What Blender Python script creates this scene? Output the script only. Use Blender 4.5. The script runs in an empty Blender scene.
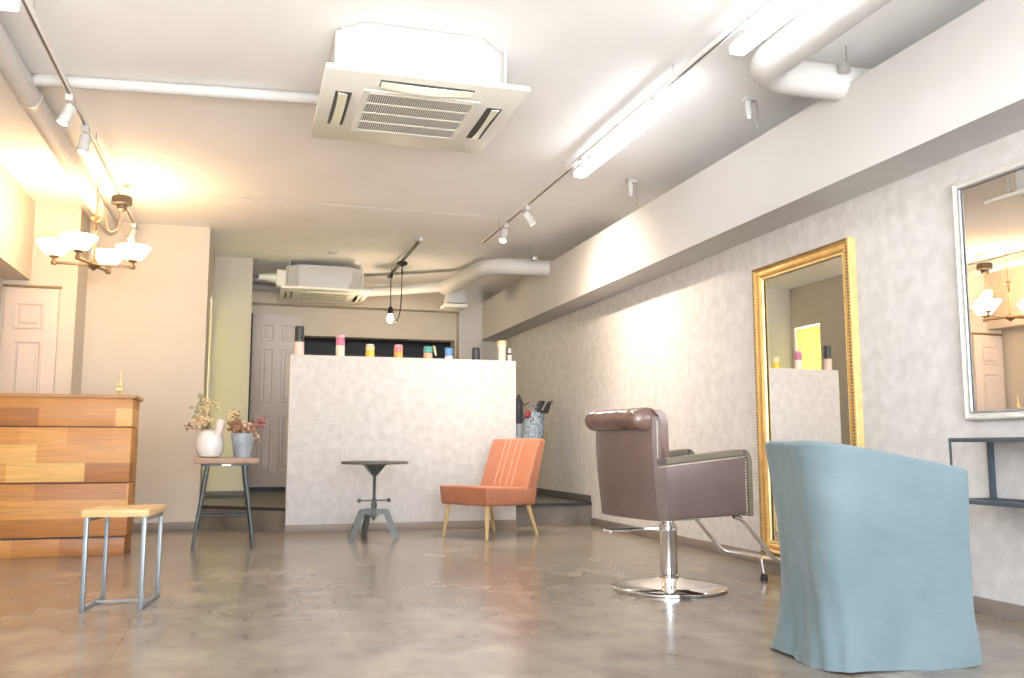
import bpy, bmesh, math, random
from mathutils import Vector, Matrix, Euler
random.seed(7)
PI = math.pi
SC = bpy.context.scene
COL = SC.collection

# ------------------------------------------------------------------ materials
def mat(name, color, rough=0.5, metal=0.0, var=0.0, vscale=8.0, bump=0.0, bscale=60.0, spec=0.5, coat=0.0, color2=None, detail=3.0, sheen=0.0, stretch=None, rvar=0.0):
    m = bpy.data.materials.new(name); m.use_nodes = True
    nt = m.node_tree; b = nt.nodes['Principled BSDF']
    b.inputs['Base Color'].default_value = (*color, 1)
    b.inputs['Roughness'].default_value = rough
    b.inputs['Metallic'].default_value = metal
    b.inputs['Specular IOR Level'].default_value = spec
    b.inputs['Coat Weight'].default_value = coat
    b.inputs['Sheen Weight'].default_value = sheen
    tc = nt.nodes.new('ShaderNodeTexCoord')
    vec = tc.outputs['Object']
    if stretch:
        mp = nt.nodes.new('ShaderNodeMapping'); mp.inputs['Scale'].default_value = stretch
        nt.links.new(vec, mp.inputs['Vector']); vec = mp.outputs['Vector']
    if var or color2:
        n = nt.nodes.new('ShaderNodeTexNoise'); n.inputs['Scale'].default_value = vscale; n.inputs['Detail'].default_value = detail
        nt.links.new(vec, n.inputs['Vector'])
        r = nt.nodes.new('ShaderNodeValToRGB')
        c2 = color2 or tuple(min(1, c*(1+var)) for c in color)
        c1 = color if color2 else tuple(c*(1-var) for c in color)
        r.color_ramp.elements[0].position = 0.32; r.color_ramp.elements[1].position = 0.68
        r.color_ramp.elements[0].color = (*c1, 1); r.color_ramp.elements[1].color = (*c2, 1)
        nt.links.new(n.outputs['Fac'], r.inputs['Fac']); nt.links.new(r.outputs['Color'], b.inputs['Base Color'])
        if rvar:
            mr = nt.nodes.new('ShaderNodeMapRange'); mr.inputs['To Min'].default_value = rough-rvar; mr.inputs['To Max'].default_value = rough+rvar
            nt.links.new(n.outputs['Fac'], mr.inputs['Value']); nt.links.new(mr.outputs['Result'], b.inputs['Roughness'])
    if bump:
        n2 = nt.nodes.new('ShaderNodeTexNoise'); n2.inputs['Scale'].default_value = bscale; n2.inputs['Detail'].default_value = 4
        nt.links.new(vec, n2.inputs['Vector'])
        bp = nt.nodes.new('ShaderNodeBump'); bp.inputs['Strength'].default_value = bump; bp.inputs['Distance'].default_value = 0.01
        nt.links.new(n2.outputs['Fac'], bp.inputs['Height']); nt.links.new(bp.outputs['Normal'], b.inputs['Normal'])
    return m

def emit(name, color, strength):
    m = bpy.data.materials.new(name); m.use_nodes = True
    b = m.node_tree.nodes['Principled BSDF']
    b.inputs['Base Color'].default_value = (0.9, 0.9, 0.9, 1)
    b.inputs['Emission Color'].default_value = (*color, 1)
    b.inputs['Emission Strength'].default_value = strength
    b.inputs['Roughness'].default_value = 0.4
    return m

def wood_blocks(name, tones, length, row, offset=0.37, rough=0.45, rowshift=0.0):
    """butcher-block strips: a random tone for every block plus fine grain"""
    m = bpy.data.materials.new(name); m.use_nodes = True
    nt = m.node_tree; b = nt.nodes['Principled BSDF']; L = nt.links.new; N = nt.nodes.new
    tc = N('ShaderNodeTexCoord'); sx = N('ShaderNodeSeparateXYZ'); L(tc.outputs['Object'], sx.inputs[0])
    ad = N('ShaderNodeMath'); ad.operation = 'ADD'; L(sx.outputs['X'], ad.inputs[0]); L(sx.outputs['Y'], ad.inputs[1])
    az = N('ShaderNodeMath'); az.operation = 'ADD'; L(sx.outputs['Z'], az.inputs[0]); az.inputs[1].default_value = rowshift
    cb = N('ShaderNodeCombineXYZ'); L(ad.outputs[0], cb.inputs['X']); L(az.outputs[0], cb.inputs['Y'])
    br = N('ShaderNodeTexBrick'); br.inputs['Scale'].default_value = 1; br.inputs['Mortar Size'].default_value = 0.0
    br.inputs['Brick Width'].default_value = length; br.inputs['Row Height'].default_value = row
    br.offset = offset; br.offset_frequency = 2; br.squash = 0.6; br.squash_frequency = 3
    br.inputs['Color1'].default_value = (0, 0, 0, 1); br.inputs['Color2'].default_value = (1, 1, 1, 1)
    L(cb.outputs[0], br.inputs['Vector'])
    r = N('ShaderNodeValToRGB'); e = r.color_ramp.elements
    while len(e) < len(tones): e.new(0.5)
    for i, t in enumerate(tones):
        e[i].position = i/(len(tones)-1); e[i].color = (*t, 1)
    L(br.outputs['Color'], r.inputs['Fac'])
    mp = N('ShaderNodeMapping'); mp.inputs['Scale'].default_value = (2.2, 34, 1); L(cb.outputs[0], mp.inputs['Vector'])
    n = N('ShaderNodeTexNoise'); n.inputs['Scale'].default_value = 1.6; n.inputs['Detail'].default_value = 5; n.inputs['Distortion'].default_value = 0.6
    L(mp.outputs[0], n.inputs['Vector'])
    mr = N('ShaderNodeMapRange'); mr.inputs['To Min'].default_value = 0.62; mr.inputs['To Max'].default_value = 1.3; L(n.outputs['Fac'], mr.inputs['Value'])
    mx = N('ShaderNodeVectorMath'); mx.operation = 'SCALE'; L(r.outputs['Color'], mx.inputs[0]); L(mr.outputs['Result'], mx.inputs['Scale'])
    L(mx.outputs['Vector'], b.inputs['Base Color'])
    b.inputs['Roughness'].default_value = rough
    return m

M = {}
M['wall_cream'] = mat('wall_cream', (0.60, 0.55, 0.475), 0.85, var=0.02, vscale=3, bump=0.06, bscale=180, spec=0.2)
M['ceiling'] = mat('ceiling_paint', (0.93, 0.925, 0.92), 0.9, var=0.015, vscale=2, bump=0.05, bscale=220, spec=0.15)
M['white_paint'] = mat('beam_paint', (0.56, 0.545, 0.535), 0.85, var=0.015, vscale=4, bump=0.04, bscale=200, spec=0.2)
def paper():
    m = mat('mottled_wallpaper', (0.565, 0.55, 0.54), 0.8, color2=(0.66, 0.648, 0.64), vscale=13, detail=9, bump=0.25, bscale=70, spec=0.2)
    return m
M['paper'] = paper()
M['base'] = mat('baseboard_vinyl', (0.235, 0.20, 0.175), 0.5, var=0.05, vscale=6)
M['base_dark'] = mat('baseboard_dark', (0.10, 0.095, 0.09), 0.5, var=0.05, vscale=6)
def floor_mat():
    m = bpy.data.materials.new('floor_vinyl'); m.use_nodes = True
    nt = m.node_tree; b = nt.nodes['Principled BSDF']; L = nt.links.new; N = nt.nodes.new
    tc = N('ShaderNodeTexCoord')
    n1 = N('ShaderNodeTexNoise'); n1.inputs['Scale'].default_value = 1.3; n1.inputs['Detail'].default_value = 4; n1.inputs['Roughness'].default_value = 0.62; L(tc.outputs['Object'], n1.inputs['Vector'])
    mp = N('ShaderNodeMapping'); mp.inputs['Scale'].default_value = (3.4, 2.4, 1); L(tc.outputs['Object'], mp.inputs['Vector'])
    n2 = N('ShaderNodeTexNoise'); n2.inputs['Scale'].default_value = 1.5; n2.inputs['Detail'].default_value = 3; L(mp.outputs[0], n2.inputs['Vector'])
    a = N('ShaderNodeMath'); a.operation = 'ADD'; L(n1.outputs['Fac'], a.inputs[0]); L(n2.outputs['Fac'], a.inputs[1])
    h = N('ShaderNodeMath'); h.operation = 'MULTIPLY'; h.inputs[1].default_value = 0.5; L(a.outputs[0], h.inputs[0])
    r = N('ShaderNodeValToRGB'); e = r.color_ramp.elements
    e[0].position = 0.38; e[0].color = (0.185, 0.15, 0.12, 1); e[1].position = 0.62; e[1].color = (0.31, 0.265, 0.22, 1)
    L(h.outputs[0], r.inputs['Fac'])
    # faint plank seams
    br = N('ShaderNodeTexBrick'); br.inputs['Scale'].default_value = 1; br.inputs['Brick Width'].default_value = 0.92; br.inputs['Row Height'].default_value = 0.92
    br.inputs['Mortar Size'].default_value = 0.003; br.inputs['Color1'].default_value = (0.94, 0.94, 0.94, 1); br.inputs['Color2'].default_value = (1.06, 1.06, 1.06, 1); br.inputs['Mortar'].default_value = (0.93, 0.93, 0.93, 1)
    L(tc.outputs['Object'], br.inputs['Vector'])
    mx = N('ShaderNodeVectorMath'); mx.operation = 'MULTIPLY'; L(r.outputs['Color'], mx.inputs[0]); L(br.outputs['Color'], mx.inputs[1])
    L(mx.outputs[0], b.inputs['Base Color'])
    mr = N('ShaderNodeMapRange'); mr.inputs['To Min'].default_value = 0.215; mr.inputs['To Max'].default_value = 0.225; L(n1.outputs['Fac'], mr.inputs['Value']); L(mr.outputs['Result'], b.inputs['Roughness'])
    b.inputs['Specular IOR Level'].default_value = 1.0
    return m
M['floor'] = floor_mat()
M['platform'] = mat('platform_vinyl', (0.085, 0.082, 0.078), 0.42, color2=(0.12, 0.112, 0.105), vscale=3, detail=6)
M['riser'] = mat('riser_vinyl', (0.105, 0.092, 0.08), 0.5, color2=(0.215, 0.19, 0.168), vscale=4, detail=7)
M['nosing'] = mat('nosing_rubber', (0.03, 0.03, 0.03), 0.5, var=0.1)
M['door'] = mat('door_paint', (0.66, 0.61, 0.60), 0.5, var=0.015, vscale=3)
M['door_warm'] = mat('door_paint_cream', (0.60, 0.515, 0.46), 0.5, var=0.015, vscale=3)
M['dark'] = mat('dark_void', (0.02, 0.028, 0.04), 0.6, var=0.1, vscale=2)  # darkness of the unlit room behind the pass-through, put into the colour
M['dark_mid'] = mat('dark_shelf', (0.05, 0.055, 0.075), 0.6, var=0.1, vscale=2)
M['plastic'] = mat('white_plastic', (0.58, 0.575, 0.565), 0.45, var=0.01, vscale=4)
M['ivory'] = mat('ivory_plastic', (0.88, 0.865, 0.78), 0.45, var=0.01, vscale=4)
M['flap'] = mat('flap_plastic', (0.86, 0.86, 0.68), 0.4, var=0.01, vscale=4)
M['vent_dark'] = mat('vent_dark', (0.10, 0.105, 0.10), 0.7, var=0.1, vscale=10)
M['duct'] = mat('duct_wrap', (0.60, 0.59, 0.58), 0.6, var=0.03, vscale=9, bump=0.15, bscale=25)
M['rail'] = mat('white_rail', (0.80, 0.78, 0.76), 0.4, var=0.01)
M['rail_slot'] = mat('rail_slot', (0.11, 0.11, 0.115), 0.5, var=0.05)
M['black_metal'] = mat('black_metal', (0.025, 0.027, 0.03), 0.4, metal=0.6, var=0.1)
M['bronze'] = mat('bronze_metal', (0.20, 0.135, 0.075), 0.4, metal=0.7, var=0.1, vscale=12)
M['bronze_dark'] = mat('dark_bronze', (0.075, 0.06, 0.045), 0.4, metal=0.5, var=0.1, vscale=12)
M['steel'] = mat('hanger_steel', (0.55, 0.54, 0.52), 0.4, metal=0.8, var=0.05)
M['chrome'] = mat('chrome', (0.86, 0.86, 0.87), 0.07, metal=1.0, var=0.02, vscale=3)
M['mirror'] = mat('mirror_silver', (0.92, 0.92, 0.91), 0.0, metal=1.0)
M['gold'] = mat('gilt_wood', (0.66, 0.40, 0.13), 0.38, metal=0.35, var=0.12, vscale=14, bump=0.1, bscale=40)
M['gold_light'] = mat('gilt_light', (0.80, 0.64, 0.29), 0.35, metal=0.35, var=0.1, vscale=20)
M['gold_dark'] = mat('gilt_dark', (0.24, 0.155, 0.07), 0.5, metal=0.3, var=0.3, vscale=60)
M['frame_white'] = mat('antique_white', (0.62, 0.61, 0.575), 0.5, var=0.05, vscale=20)
M['frame_line'] = mat('frame_liner', (0.36, 0.37, 0.38), 0.4, metal=0.5, var=0.05)
M['slate_metal'] = mat('slate_blue_metal', (0.085, 0.115, 0.15), 0.38, metal=0.35, var=0.08, vscale=15)
M['grey_metal'] = mat('grey_steel', (0.25, 0.275, 0.29), 0.42, metal=0.55, var=0.08, vscale=12)
M['gun_metal'] = mat('gun_metal', (0.075, 0.09, 0.095), 0.42, metal=0.5, var=0.12, vscale=15)
M['table_iron'] = mat('table_iron', (0.12, 0.135, 0.13), 0.5, metal=0.4, var=0.12, vscale=15)
M['table_top'] = mat('table_wood_dark', (0.12, 0.11, 0.10), 0.5, var=0.2, vscale=5, stretch=(3, 20, 3))
M['counter'] = wood_blocks('acacia_blocks', [(0.36, 0.135, 0.04), (0.52, 0.215, 0.055), (0.62, 0.275, 0.07), (0.64, 0.30, 0.075), (0.66, 0.31, 0.08), (0.86, 0.56, 0.20)], 0.52, 0.135, rowshift=0.00)
M['counter_top'] = wood_blocks('acacia_top', [(0.42, 0.21, 0.08), (0.55, 0.28, 0.10), (0.6, 0.32, 0.12)], 0.7, 0.3)
M['seat_oak'] = wood_blocks('light_oak', [(0.60, 0.37, 0.16), (0.72, 0.48, 0.22), (0.74, 0.50, 0.25)], 0.5, 0.3)
M['seat_walnut'] = mat('brown_seat_wood', (0.32, 0.19, 0.125), 0.5, color2=(0.43, 0.275, 0.19), vscale=3, stretch=(3, 26, 20), detail=5)
M['leg_oak'] = mat('pale_leg_wood', (0.62, 0.43, 0.19), 0.45, color2=(0.72, 0.52, 0.26), vscale=4, stretch=(30, 30, 3))
M['orange'] = mat('orange_leather', (0.47, 0.185, 0.105), 0.36, var=0.08, vscale=7, bump=0.12, bscale=240, coat=0.15)
M['piping'] = mat('pale_piping', (0.72, 0.42, 0.30), 0.4, var=0.03)
M['brown'] = mat('brown_leather', (0.155, 0.108, 0.098), 0.36, var=0.07, vscale=6, bump=0.1, bscale=260, coat=0.12)
M['brown_gloss'] = mat('brown_leather_gloss', (0.17, 0.10, 0.082), 0.25, var=0.08, vscale=8, bump=0.06, bscale=200, coat=0.3)
M['olive'] = mat('olive_leather', (0.17, 0.145, 0.105), 0.42, var=0.06, vscale=8, bump=0.1, bscale=260)
M['nails'] = mat('brass_nails', (0.86, 0.78, 0.62), 0.35, metal=0.3, var=0.05)
def linen():
    m = mat('blue_linen', (0.112, 0.158, 0.175), 0.9, color2=(0.145, 0.195, 0.213), vscale=3.0, detail=6, sheen=0.25, spec=0.15)
    nt = m.node_tree; b = nt.nodes['Principled BSDF']; N = nt.nodes.new; L = nt.links.new
    tc = N('ShaderNodeTexCoord')
    mp = N('ShaderNodeMapping'); mp.inputs['Scale'].default_value = (2.0, 2.0, 3.2); mp.inputs['Rotation'].default_value = (0.6, 0.5, 0.2); L(tc.outputs['Object'], mp.inputs['Vector'])
    n = N('ShaderNodeTexNoise'); n.inputs['Scale'].default_value = 1.8; n.inputs['Detail'].default_value = 3; L(mp.outputs[0], n.inputs['Vector'])
    n2 = N('ShaderNodeTexNoise'); n2.inputs['Scale'].default_value = 260; n2.inputs['Detail'].default_value = 2; L(tc.outputs['Object'], n2.inputs['Vector'])
    b1 = N('ShaderNodeBump'); b1.inputs['Strength'].default_value = 0.75; b1.inputs['Distance'].default_value = 0.03; L(n.outputs['Fac'], b1.inputs['Height'])
    b2 = N('ShaderNodeBump'); b2.inputs['Strength'].default_value = 0.15; b2.inputs['Distance'].default_value = 0.003; L(n2.outputs['Fac'], b2.inputs['Height']); L(b1.outputs[0], b2.inputs['Normal'])
    L(b2.outputs[0], b.inputs['Normal'])
    return m
M['linen'] = linen()
M['glaze'] = mat('white_glaze', (0.80, 0.78, 0.76), 0.25, var=0.06, vscale=9, coat=0.3)
M['pink_glaze'] = mat('pale_pink_glaze', (0.82, 0.66, 0.62), 0.3, var=0.03, vscale=9)
M['tin'] = mat('blue_grey_tin', (0.30, 0.35, 0.40), 0.5, metal=0.3, color2=(0.47, 0.52, 0.56), vscale=12, detail=6)
M['stem'] = mat('dry_stem', (0.33, 0.22, 0.11), 0.8, var=0.2, vscale=20)
M['bloom_cream'] = mat('cream_bloom', (0.78, 0.64, 0.36), 0.8, color2=(0.62, 0.52, 0.27), vscale=22)
M['bloom_pink'] = mat('peach_bloom', (0.74, 0.50, 0.36), 0.8, var=0.2, vscale=22)
M['bloom_brown'] = mat('brown_bloom', (0.36, 0.19, 0.11), 0.8, var=0.25, vscale=22)
M['bloom_rose'] = mat('rose_bloom', (0.42, 0.16, 0.15), 0.8, var=0.25, vscale=22)
M['bloom_green'] = mat('sage_bloom', (0.36, 0.36, 0.20), 0.8, var=0.2, vscale=22)
M['brass'] = mat('brass', (0.72, 0.55, 0.25), 0.35, metal=0.7, var=0.05, vscale=30)
M['rubber'] = mat('black_rubber', (0.02, 0.022, 0.024), 0.6, var=0.1)
M['cord'] = mat('black_cord', (0.02, 0.022, 0.025), 0.5, var=0.05)
M['brown_cord'] = mat('brown_cord', (0.30, 0.20, 0.12), 0.5, var=0.05)
for k, c in dict(c_black=(0.03, 0.035, 0.04), c_blackgold=(0.16, 0.14, 0.09), c_peach=(0.78, 0.60, 0.53), c_magenta=(0.62, 0.20, 0.34), c_lilac=(0.74, 0.42, 0.52), c_cream=(0.80, 0.72, 0.60),
                 c_yellow=(0.80, 0.60, 0.08), c_straw=(0.72, 0.62, 0.36), c_coral=(0.78, 0.28, 0.28), c_orange=(0.80, 0.45, 0.12), c_teal=(0.10, 0.36, 0.34), c_apricot=(0.78, 0.42, 0.26),
                 c_blue=(0.11, 0.30, 0.62), c_lightpink=(0.72, 0.52, 0.58), c_white=(0.84, 0.83, 0.80), c_lime=(0.55, 0.62, 0.32)).items():
    M[k] = mat(k[2:]+'_print', c, 0.35, var=0.08, vscale=25)
def print_bag():
    m = bpy.data.materials.new('blue_white_print'); m.use_nodes = True
    nt = m.node_tree; b = nt.nodes['Principled BSDF']; N = nt.nodes.new; L = nt.links.new
    tc = N('ShaderNodeTexCoord')
    w = N('ShaderNodeTexNoise'); w.inputs['Scale'].default_value = 11; w.inputs['Detail'].default_value = 5; w.inputs['Distortion'].default_value = 2.5; L(tc.outputs['Object'], w.inputs['Vector'])
    r = N('ShaderNodeValToRGB'); r.color_ramp.interpolation = 'CONSTANT'; e = r.color_ramp.elements
    e[0].position = 0; e[0].color = (0.05, 0.12, 0.25, 1); e[1].position = 0.43; e[1].color = (0.70, 0.74, 0.76, 1)
    for p, c in ((0.5, (0.16, 0.30, 0.48)), (0.56, (0.62, 0.70, 0.74)), (0.64, (0.07, 0.16, 0.30))):
        x = e.new(p); x.color = (*c, 1)
    L(w.outputs['Fac'], r.inputs['Fac']); L(r.outputs['Color'], b.inputs['Base Color']); b.inputs['Roughness'].default_value = 0.35
    return m
M['print_bag'] = print_bag()
M['nylon'] = mat('black_nylon', (0.03, 0.035, 0.045), 0.45, var=0.2, vscale=12, bump=0.3, bscale=30)
M['red'] = mat('red_plastic', (0.45, 0.04, 0.04), 0.4, var=0.05)
def curtain_mat():
    m = bpy.data.materials.new('yellow_curtain'); m.use_nodes = True
    nt = m.node_tree; N = nt.nodes.new; L = nt.links.new
    nt.nodes.remove(nt.nodes['Principled BSDF']); out = nt.nodes['Material Output']
    tc = N('ShaderNodeTexCoord'); n = N('ShaderNodeTexNoise'); n.inputs['Scale'].default_value = 160; L(tc.outputs['Object'], n.inputs['Vector'])
    r = N('ShaderNodeValToRGB'); r.color_ramp.elements[0].color = (0.62, 0.60, 0.26, 1); r.color_ramp.elements[1].color = (0.72, 0.69, 0.36, 1); L(n.outputs['Fac'], r.inputs['Fac'])
    d = N('ShaderNodeBsdfDiffuse'); t = N('ShaderNodeBsdfTranslucent'); mx = N('ShaderNodeMixShader'); mx.inputs[0].default_value = 0.6
    L(r.outputs['Color'], d.inputs['Color']); L(r.outputs['Color'], t.inputs['Color']); L(d.outputs[0], mx.inputs[1]); L(t.outputs[0], mx.inputs[2]); L(mx.outputs[0], out.inputs['Surface'])
    return m
M['curtain'] = curtain_mat()
M['tube'] = emit('fluorescent_tube', (0.93, 0.97, 1.0), 5.5)
M['bowl'] = emit('alabaster_bowl', (1.0, 0.66, 0.33), 9.0)
M['warm_lens'] = emit('warm_lens', (1.0, 0.86, 0.62), 22)
M['dim_lens'] = emit('dim_lens', (1.0, 0.86, 0.66), 3)
M['bulb'] = emit('filament_bulb', (1.0, 0.80, 0.50), 30)

# ------------------------------------------------------------------ mesh builder
def fillet(pts, rad, n=6):
    pts = [Vector(p) for p in pts]; out = [pts[0]]
    for i in range(1, len(pts)-1):
        a, b, c = pts[i-1], pts[i], pts[i+1]
        d1 = (a-b); d2 = (c-b); r = min(rad, d1.length*0.49, d2.length*0.49)
        p0 = b+d1.normalized()*r; p1 = b+d2.normalized()*r
        for k in range(n+1):
            t = k/n; out.append(p0*(1-t)**2 + b*2*t*(1-t) + p1*t*t)
    out.append(pts[-1]); return out

class MB:
    def __init__(s): s.bm = bmesh.new()
    def faces(s, vs, fs):
        v = [s.bm.verts.new(p) for p in vs]
        for f in fs:
            try: s.bm.faces.new([v[i] for i in f])
            except ValueError: pass
        return s
    def box(s, x0, x1, y0, y1, z0, z1, bev=0.0, seg=2, rot=None, piv=None):
        t = bmesh.new()
        vs = [t.verts.new(p) for p in ((x0,y0,z0),(x1,y0,z0),(x1,y1,z0),(x0,y1,z0),(x0,y0,z1),(x1,y0,z1),(x1,y1,z1),(x0,y1,z1))]
        for f in ((3,2,1,0),(4,5,6,7),(0,1,5,4),(1,2,6,5),(2,3,7,6),(3,0,4,7)): t.faces.new([vs[i] for i in f])
        if bev: bmesh.ops.bevel(t, geom=t.edges[:], offset=bev, segments=seg, profile=0.5, affect='EDGES')
        if rot: bmesh.ops.rotate(t, verts=t.verts[:], cent=piv or ((x0+x1)/2,(y0+y1)/2,(z0+z1)/2), matrix=Euler(rot).to_matrix())
        return s.merge(t)
    def hexa(s, c, bev=0.0, seg=2):
        """8 corners: bottom ring (ccw from above) then top ring"""
        t = bmesh.new(); vs = [t.verts.new(p) for p in c]
        for f in ((3,2,1,0),(4,5,6,7),(0,1,5,4),(1,2,6,5),(2,3,7,6),(3,0,4,7)): t.faces.new([vs[i] for i in f])
        if bev: bmesh.ops.bevel(t, geom=t.edges[:], offset=bev, segments=seg, profile=0.5, affect='EDGES')
        return s.merge(t)
    def merge(s, t):
        mp = {}
        for v in t.verts: mp[v] = s.bm.verts.new(v.co)
        for f in t.faces:
            try: s.bm.faces.new([mp[v] for v in f.verts])
            except ValueError: pass
        t.free(); return s
    def loft(s, rings, cap0=True, cap1=True, closed=True):
        vr = [[s.bm.verts.new(p) for p in r] for r in rings]; n = len(vr[0])
        for a, b in zip(vr, vr[1:]):
            for i in range(n if closed else n-1):
                j = (i+1) % n
                try: s.bm.faces.new((a[i], a[j], b[j], b[i]))
                except ValueError: pass
        if cap0: s.bm.faces.new(list(reversed(vr[0])))
        if cap1: s.bm.faces.new(vr[-1])
        return s
    def tube(s, pts, r, n=12, cap=True):
        pts = [Vector(p) for p in pts]; rr = r if isinstance(r, (list, tuple)) else [r]*len(pts)
        tang = []
        for i in range(len(pts)):
            a = pts[max(i-1, 0)]; b = pts[min(i+1, len(pts)-1)]; tang.append((b-a).normalized())
        t0 = tang[0]; u = t0.cross(Vector((0, 0, 1)))
        if u.length < 1e-3: u = t0.cross(Vector((0, 1, 0)))
        u.normalize(); rings = []
        for p, t, q in zip(pts, tang, rr):
            u = (u - t*u.dot(t)); u.normalize(); w = t.cross(u)
            rings.append([p + (u*math.cos(2*PI*k/n) + w*math.sin(2*PI*k/n))*q for k in range(n)])
        return s.loft(rings, cap, cap)
    def lathe(s, prof, c=(0, 0, 0), n=24, cap0=True, cap1=True):
        rings = [[(c[0]+r*math.cos(2*PI*k/n), c[1]+r*math.sin(2*PI*k/n), c[2]+z) for k in range(n)] for r, z in prof]
        return s.loft(rings, cap0, cap1)
    def prism(s, poly, z0, z1):
        n = len(poly)
        return s.loft([[(x, y, z0) for x, y in poly], [(x, y, z1) for x, y in poly]])
    def ball(s, c, r, sub=1, sc=(1, 1, 1)):
        bmesh.ops.create_icosphere(s.bm, subdivisions=sub, radius=1, matrix=Matrix.Translation(c) @ Matrix.Diagonal((r*sc[0], r*sc[1], r*sc[2], 1)))
        return s
    def frame(s, o, u, v, nrm, w, h, prof):
        """mitred rectangular frame; prof = (inset, height above plane)"""
        o, u, v, nrm = map(Vector, (o, u, v, nrm)); rings = []
        for ins, d in prof:
            rings.append([o+u*a+v*b+nrm*d for a, b in ((ins, ins), (w-ins, ins), (w-ins, h-ins), (ins, h-ins))])
        return s.loft(rings, False, False)
    def build(s, name, m, parent=None, world=False, smooth=40, sub=0, solid=0):
        bm = s.bm
        if world and parent is not None:
            mt = Matrix.Translation(parent.location) @ parent.rotation_euler.to_matrix().to_4x4()
            bm.transform(mt.inverted())
        bmesh.ops.recalc_face_normals(bm, faces=bm.faces[:])
        me = bpy.data.meshes.new(name); bm.to_mesh(me); bm.free()
        if smooth:
            for p in me.polygons: p.use_smooth = True
            me.set_sharp_from_angle(angle=math.radians(smooth))
        me.materials.append(m)
        o = bpy.data.objects.new(name, me); COL.objects.link(o)
        if parent is not None: o.parent = parent
        if solid:
            q = o.modifiers.new('solid', 'SOLIDIFY'); q.thickness = solid; q.offset = 0
        if sub:
            q = o.modifiers.new('sub', 'SUBSURF'); q.levels = sub; q.render_levels = sub
        return o

def tag(o, label, cat, group=None):
    o['label'] = label; o['category'] = cat
    if group: o['group'] = group
    return o
def thing(name, label, cat, loc=(0, 0, 0), rz=0.0, group=None):
    o = bpy.data.objects.new(name, None); COL.objects.link(o); o.empty_display_size = 0.1
    o.location = loc; o.rotation_euler = (0, 0, rz)
    return tag(o, label, cat, group)
def struct(name, mb, m, smooth=30):
    o = mb.build(name, m, smooth=smooth); o['kind'] = 'structure'; return o

CEIL = 2.98; WR = 3.44; PZ = 0.22
# ------------------------------------------------------------------ room shell
struct('floor', MB().box(-2.75, 3.6, -1.4, 12.4, -0.12, 0), M['floor'])
struct('ceiling', MB().box(-2.75, 3.6, -1.4, 12.4, CEIL, CEIL+0.12), M['ceiling'])
struct('wall_right', MB().box(WR, WR+0.16, -1.4, 12.4, 0, CEIL), M['paper'])
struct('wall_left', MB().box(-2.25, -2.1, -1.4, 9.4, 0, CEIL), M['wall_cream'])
fw = MB()
fw.box(-2.1, -2.0, -1.4, -1.25, 0, CEIL).box(3.0, WR, -1.4, -1.25, 0, CEIL).box(-2.0, 3.0, -1.4, -1.25, 0, 0.15).box(-2.0, 3.0, -1.4, -1.25, 2.75, CEIL)
struct('wall_front', fw, M['wall_cream'])
w1 = MB()
for x in (-2.0, -0.33, 1.30, 2.95): w1.box(x, x+0.05, -1.36, -1.29, 0.15, 2.75)
w1.box(-2.0, 3.0, -1.36, -1.29, 0.15, 0.2).box(-2.0, 3.0, -1.36, -1.29, 2.7, 2.75).box(-2.0, 3.0, -1.36, -1.29, 2.05, 2.1)
struct('window_1', w1, M['grey_metal'])
# back wall with the long dark pass-through
bw = MB()
SX0, SX1, SZ0, SZ1 = 0.70, 2.78, 1.15, 2.265
bw.box(-0.07, SX0, 12.1, 12.35, 0, CEIL).box(SX1, WR, 12.1, 12.35, 0, CEIL).box(SX0, SX1, 12.1, 12.35, 0, SZ0).box(SX0, SX1, 12.1, 12.35, SZ1, CEIL)
struct('wall_back', bw, M['wall_cream'])
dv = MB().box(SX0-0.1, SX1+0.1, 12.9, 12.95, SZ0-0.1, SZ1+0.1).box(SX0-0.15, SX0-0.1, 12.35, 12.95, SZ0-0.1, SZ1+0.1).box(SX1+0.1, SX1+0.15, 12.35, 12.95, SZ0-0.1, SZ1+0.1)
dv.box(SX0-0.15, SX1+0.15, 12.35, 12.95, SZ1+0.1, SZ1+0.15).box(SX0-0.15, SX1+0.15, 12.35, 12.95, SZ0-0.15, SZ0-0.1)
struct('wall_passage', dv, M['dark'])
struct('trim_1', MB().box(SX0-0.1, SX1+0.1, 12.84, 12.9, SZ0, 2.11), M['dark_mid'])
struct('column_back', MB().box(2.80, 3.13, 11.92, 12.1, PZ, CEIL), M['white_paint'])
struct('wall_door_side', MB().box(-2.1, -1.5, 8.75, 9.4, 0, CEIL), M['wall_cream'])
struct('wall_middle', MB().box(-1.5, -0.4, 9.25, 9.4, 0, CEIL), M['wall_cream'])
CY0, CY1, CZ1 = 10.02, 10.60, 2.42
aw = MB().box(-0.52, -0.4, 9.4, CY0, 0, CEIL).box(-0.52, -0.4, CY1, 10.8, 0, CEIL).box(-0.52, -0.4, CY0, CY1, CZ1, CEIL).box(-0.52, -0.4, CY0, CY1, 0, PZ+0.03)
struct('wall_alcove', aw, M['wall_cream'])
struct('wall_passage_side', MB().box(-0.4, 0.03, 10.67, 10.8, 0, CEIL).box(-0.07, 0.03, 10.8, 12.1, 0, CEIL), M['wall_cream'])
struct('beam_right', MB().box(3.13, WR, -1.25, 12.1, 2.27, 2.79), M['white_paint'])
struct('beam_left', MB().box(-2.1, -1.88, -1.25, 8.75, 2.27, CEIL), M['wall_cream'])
struct('wall_partition', MB().box(0.39, 2.62, 8.62, 8.77, 0, 1.66, 0.004), M['paper'])
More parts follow.
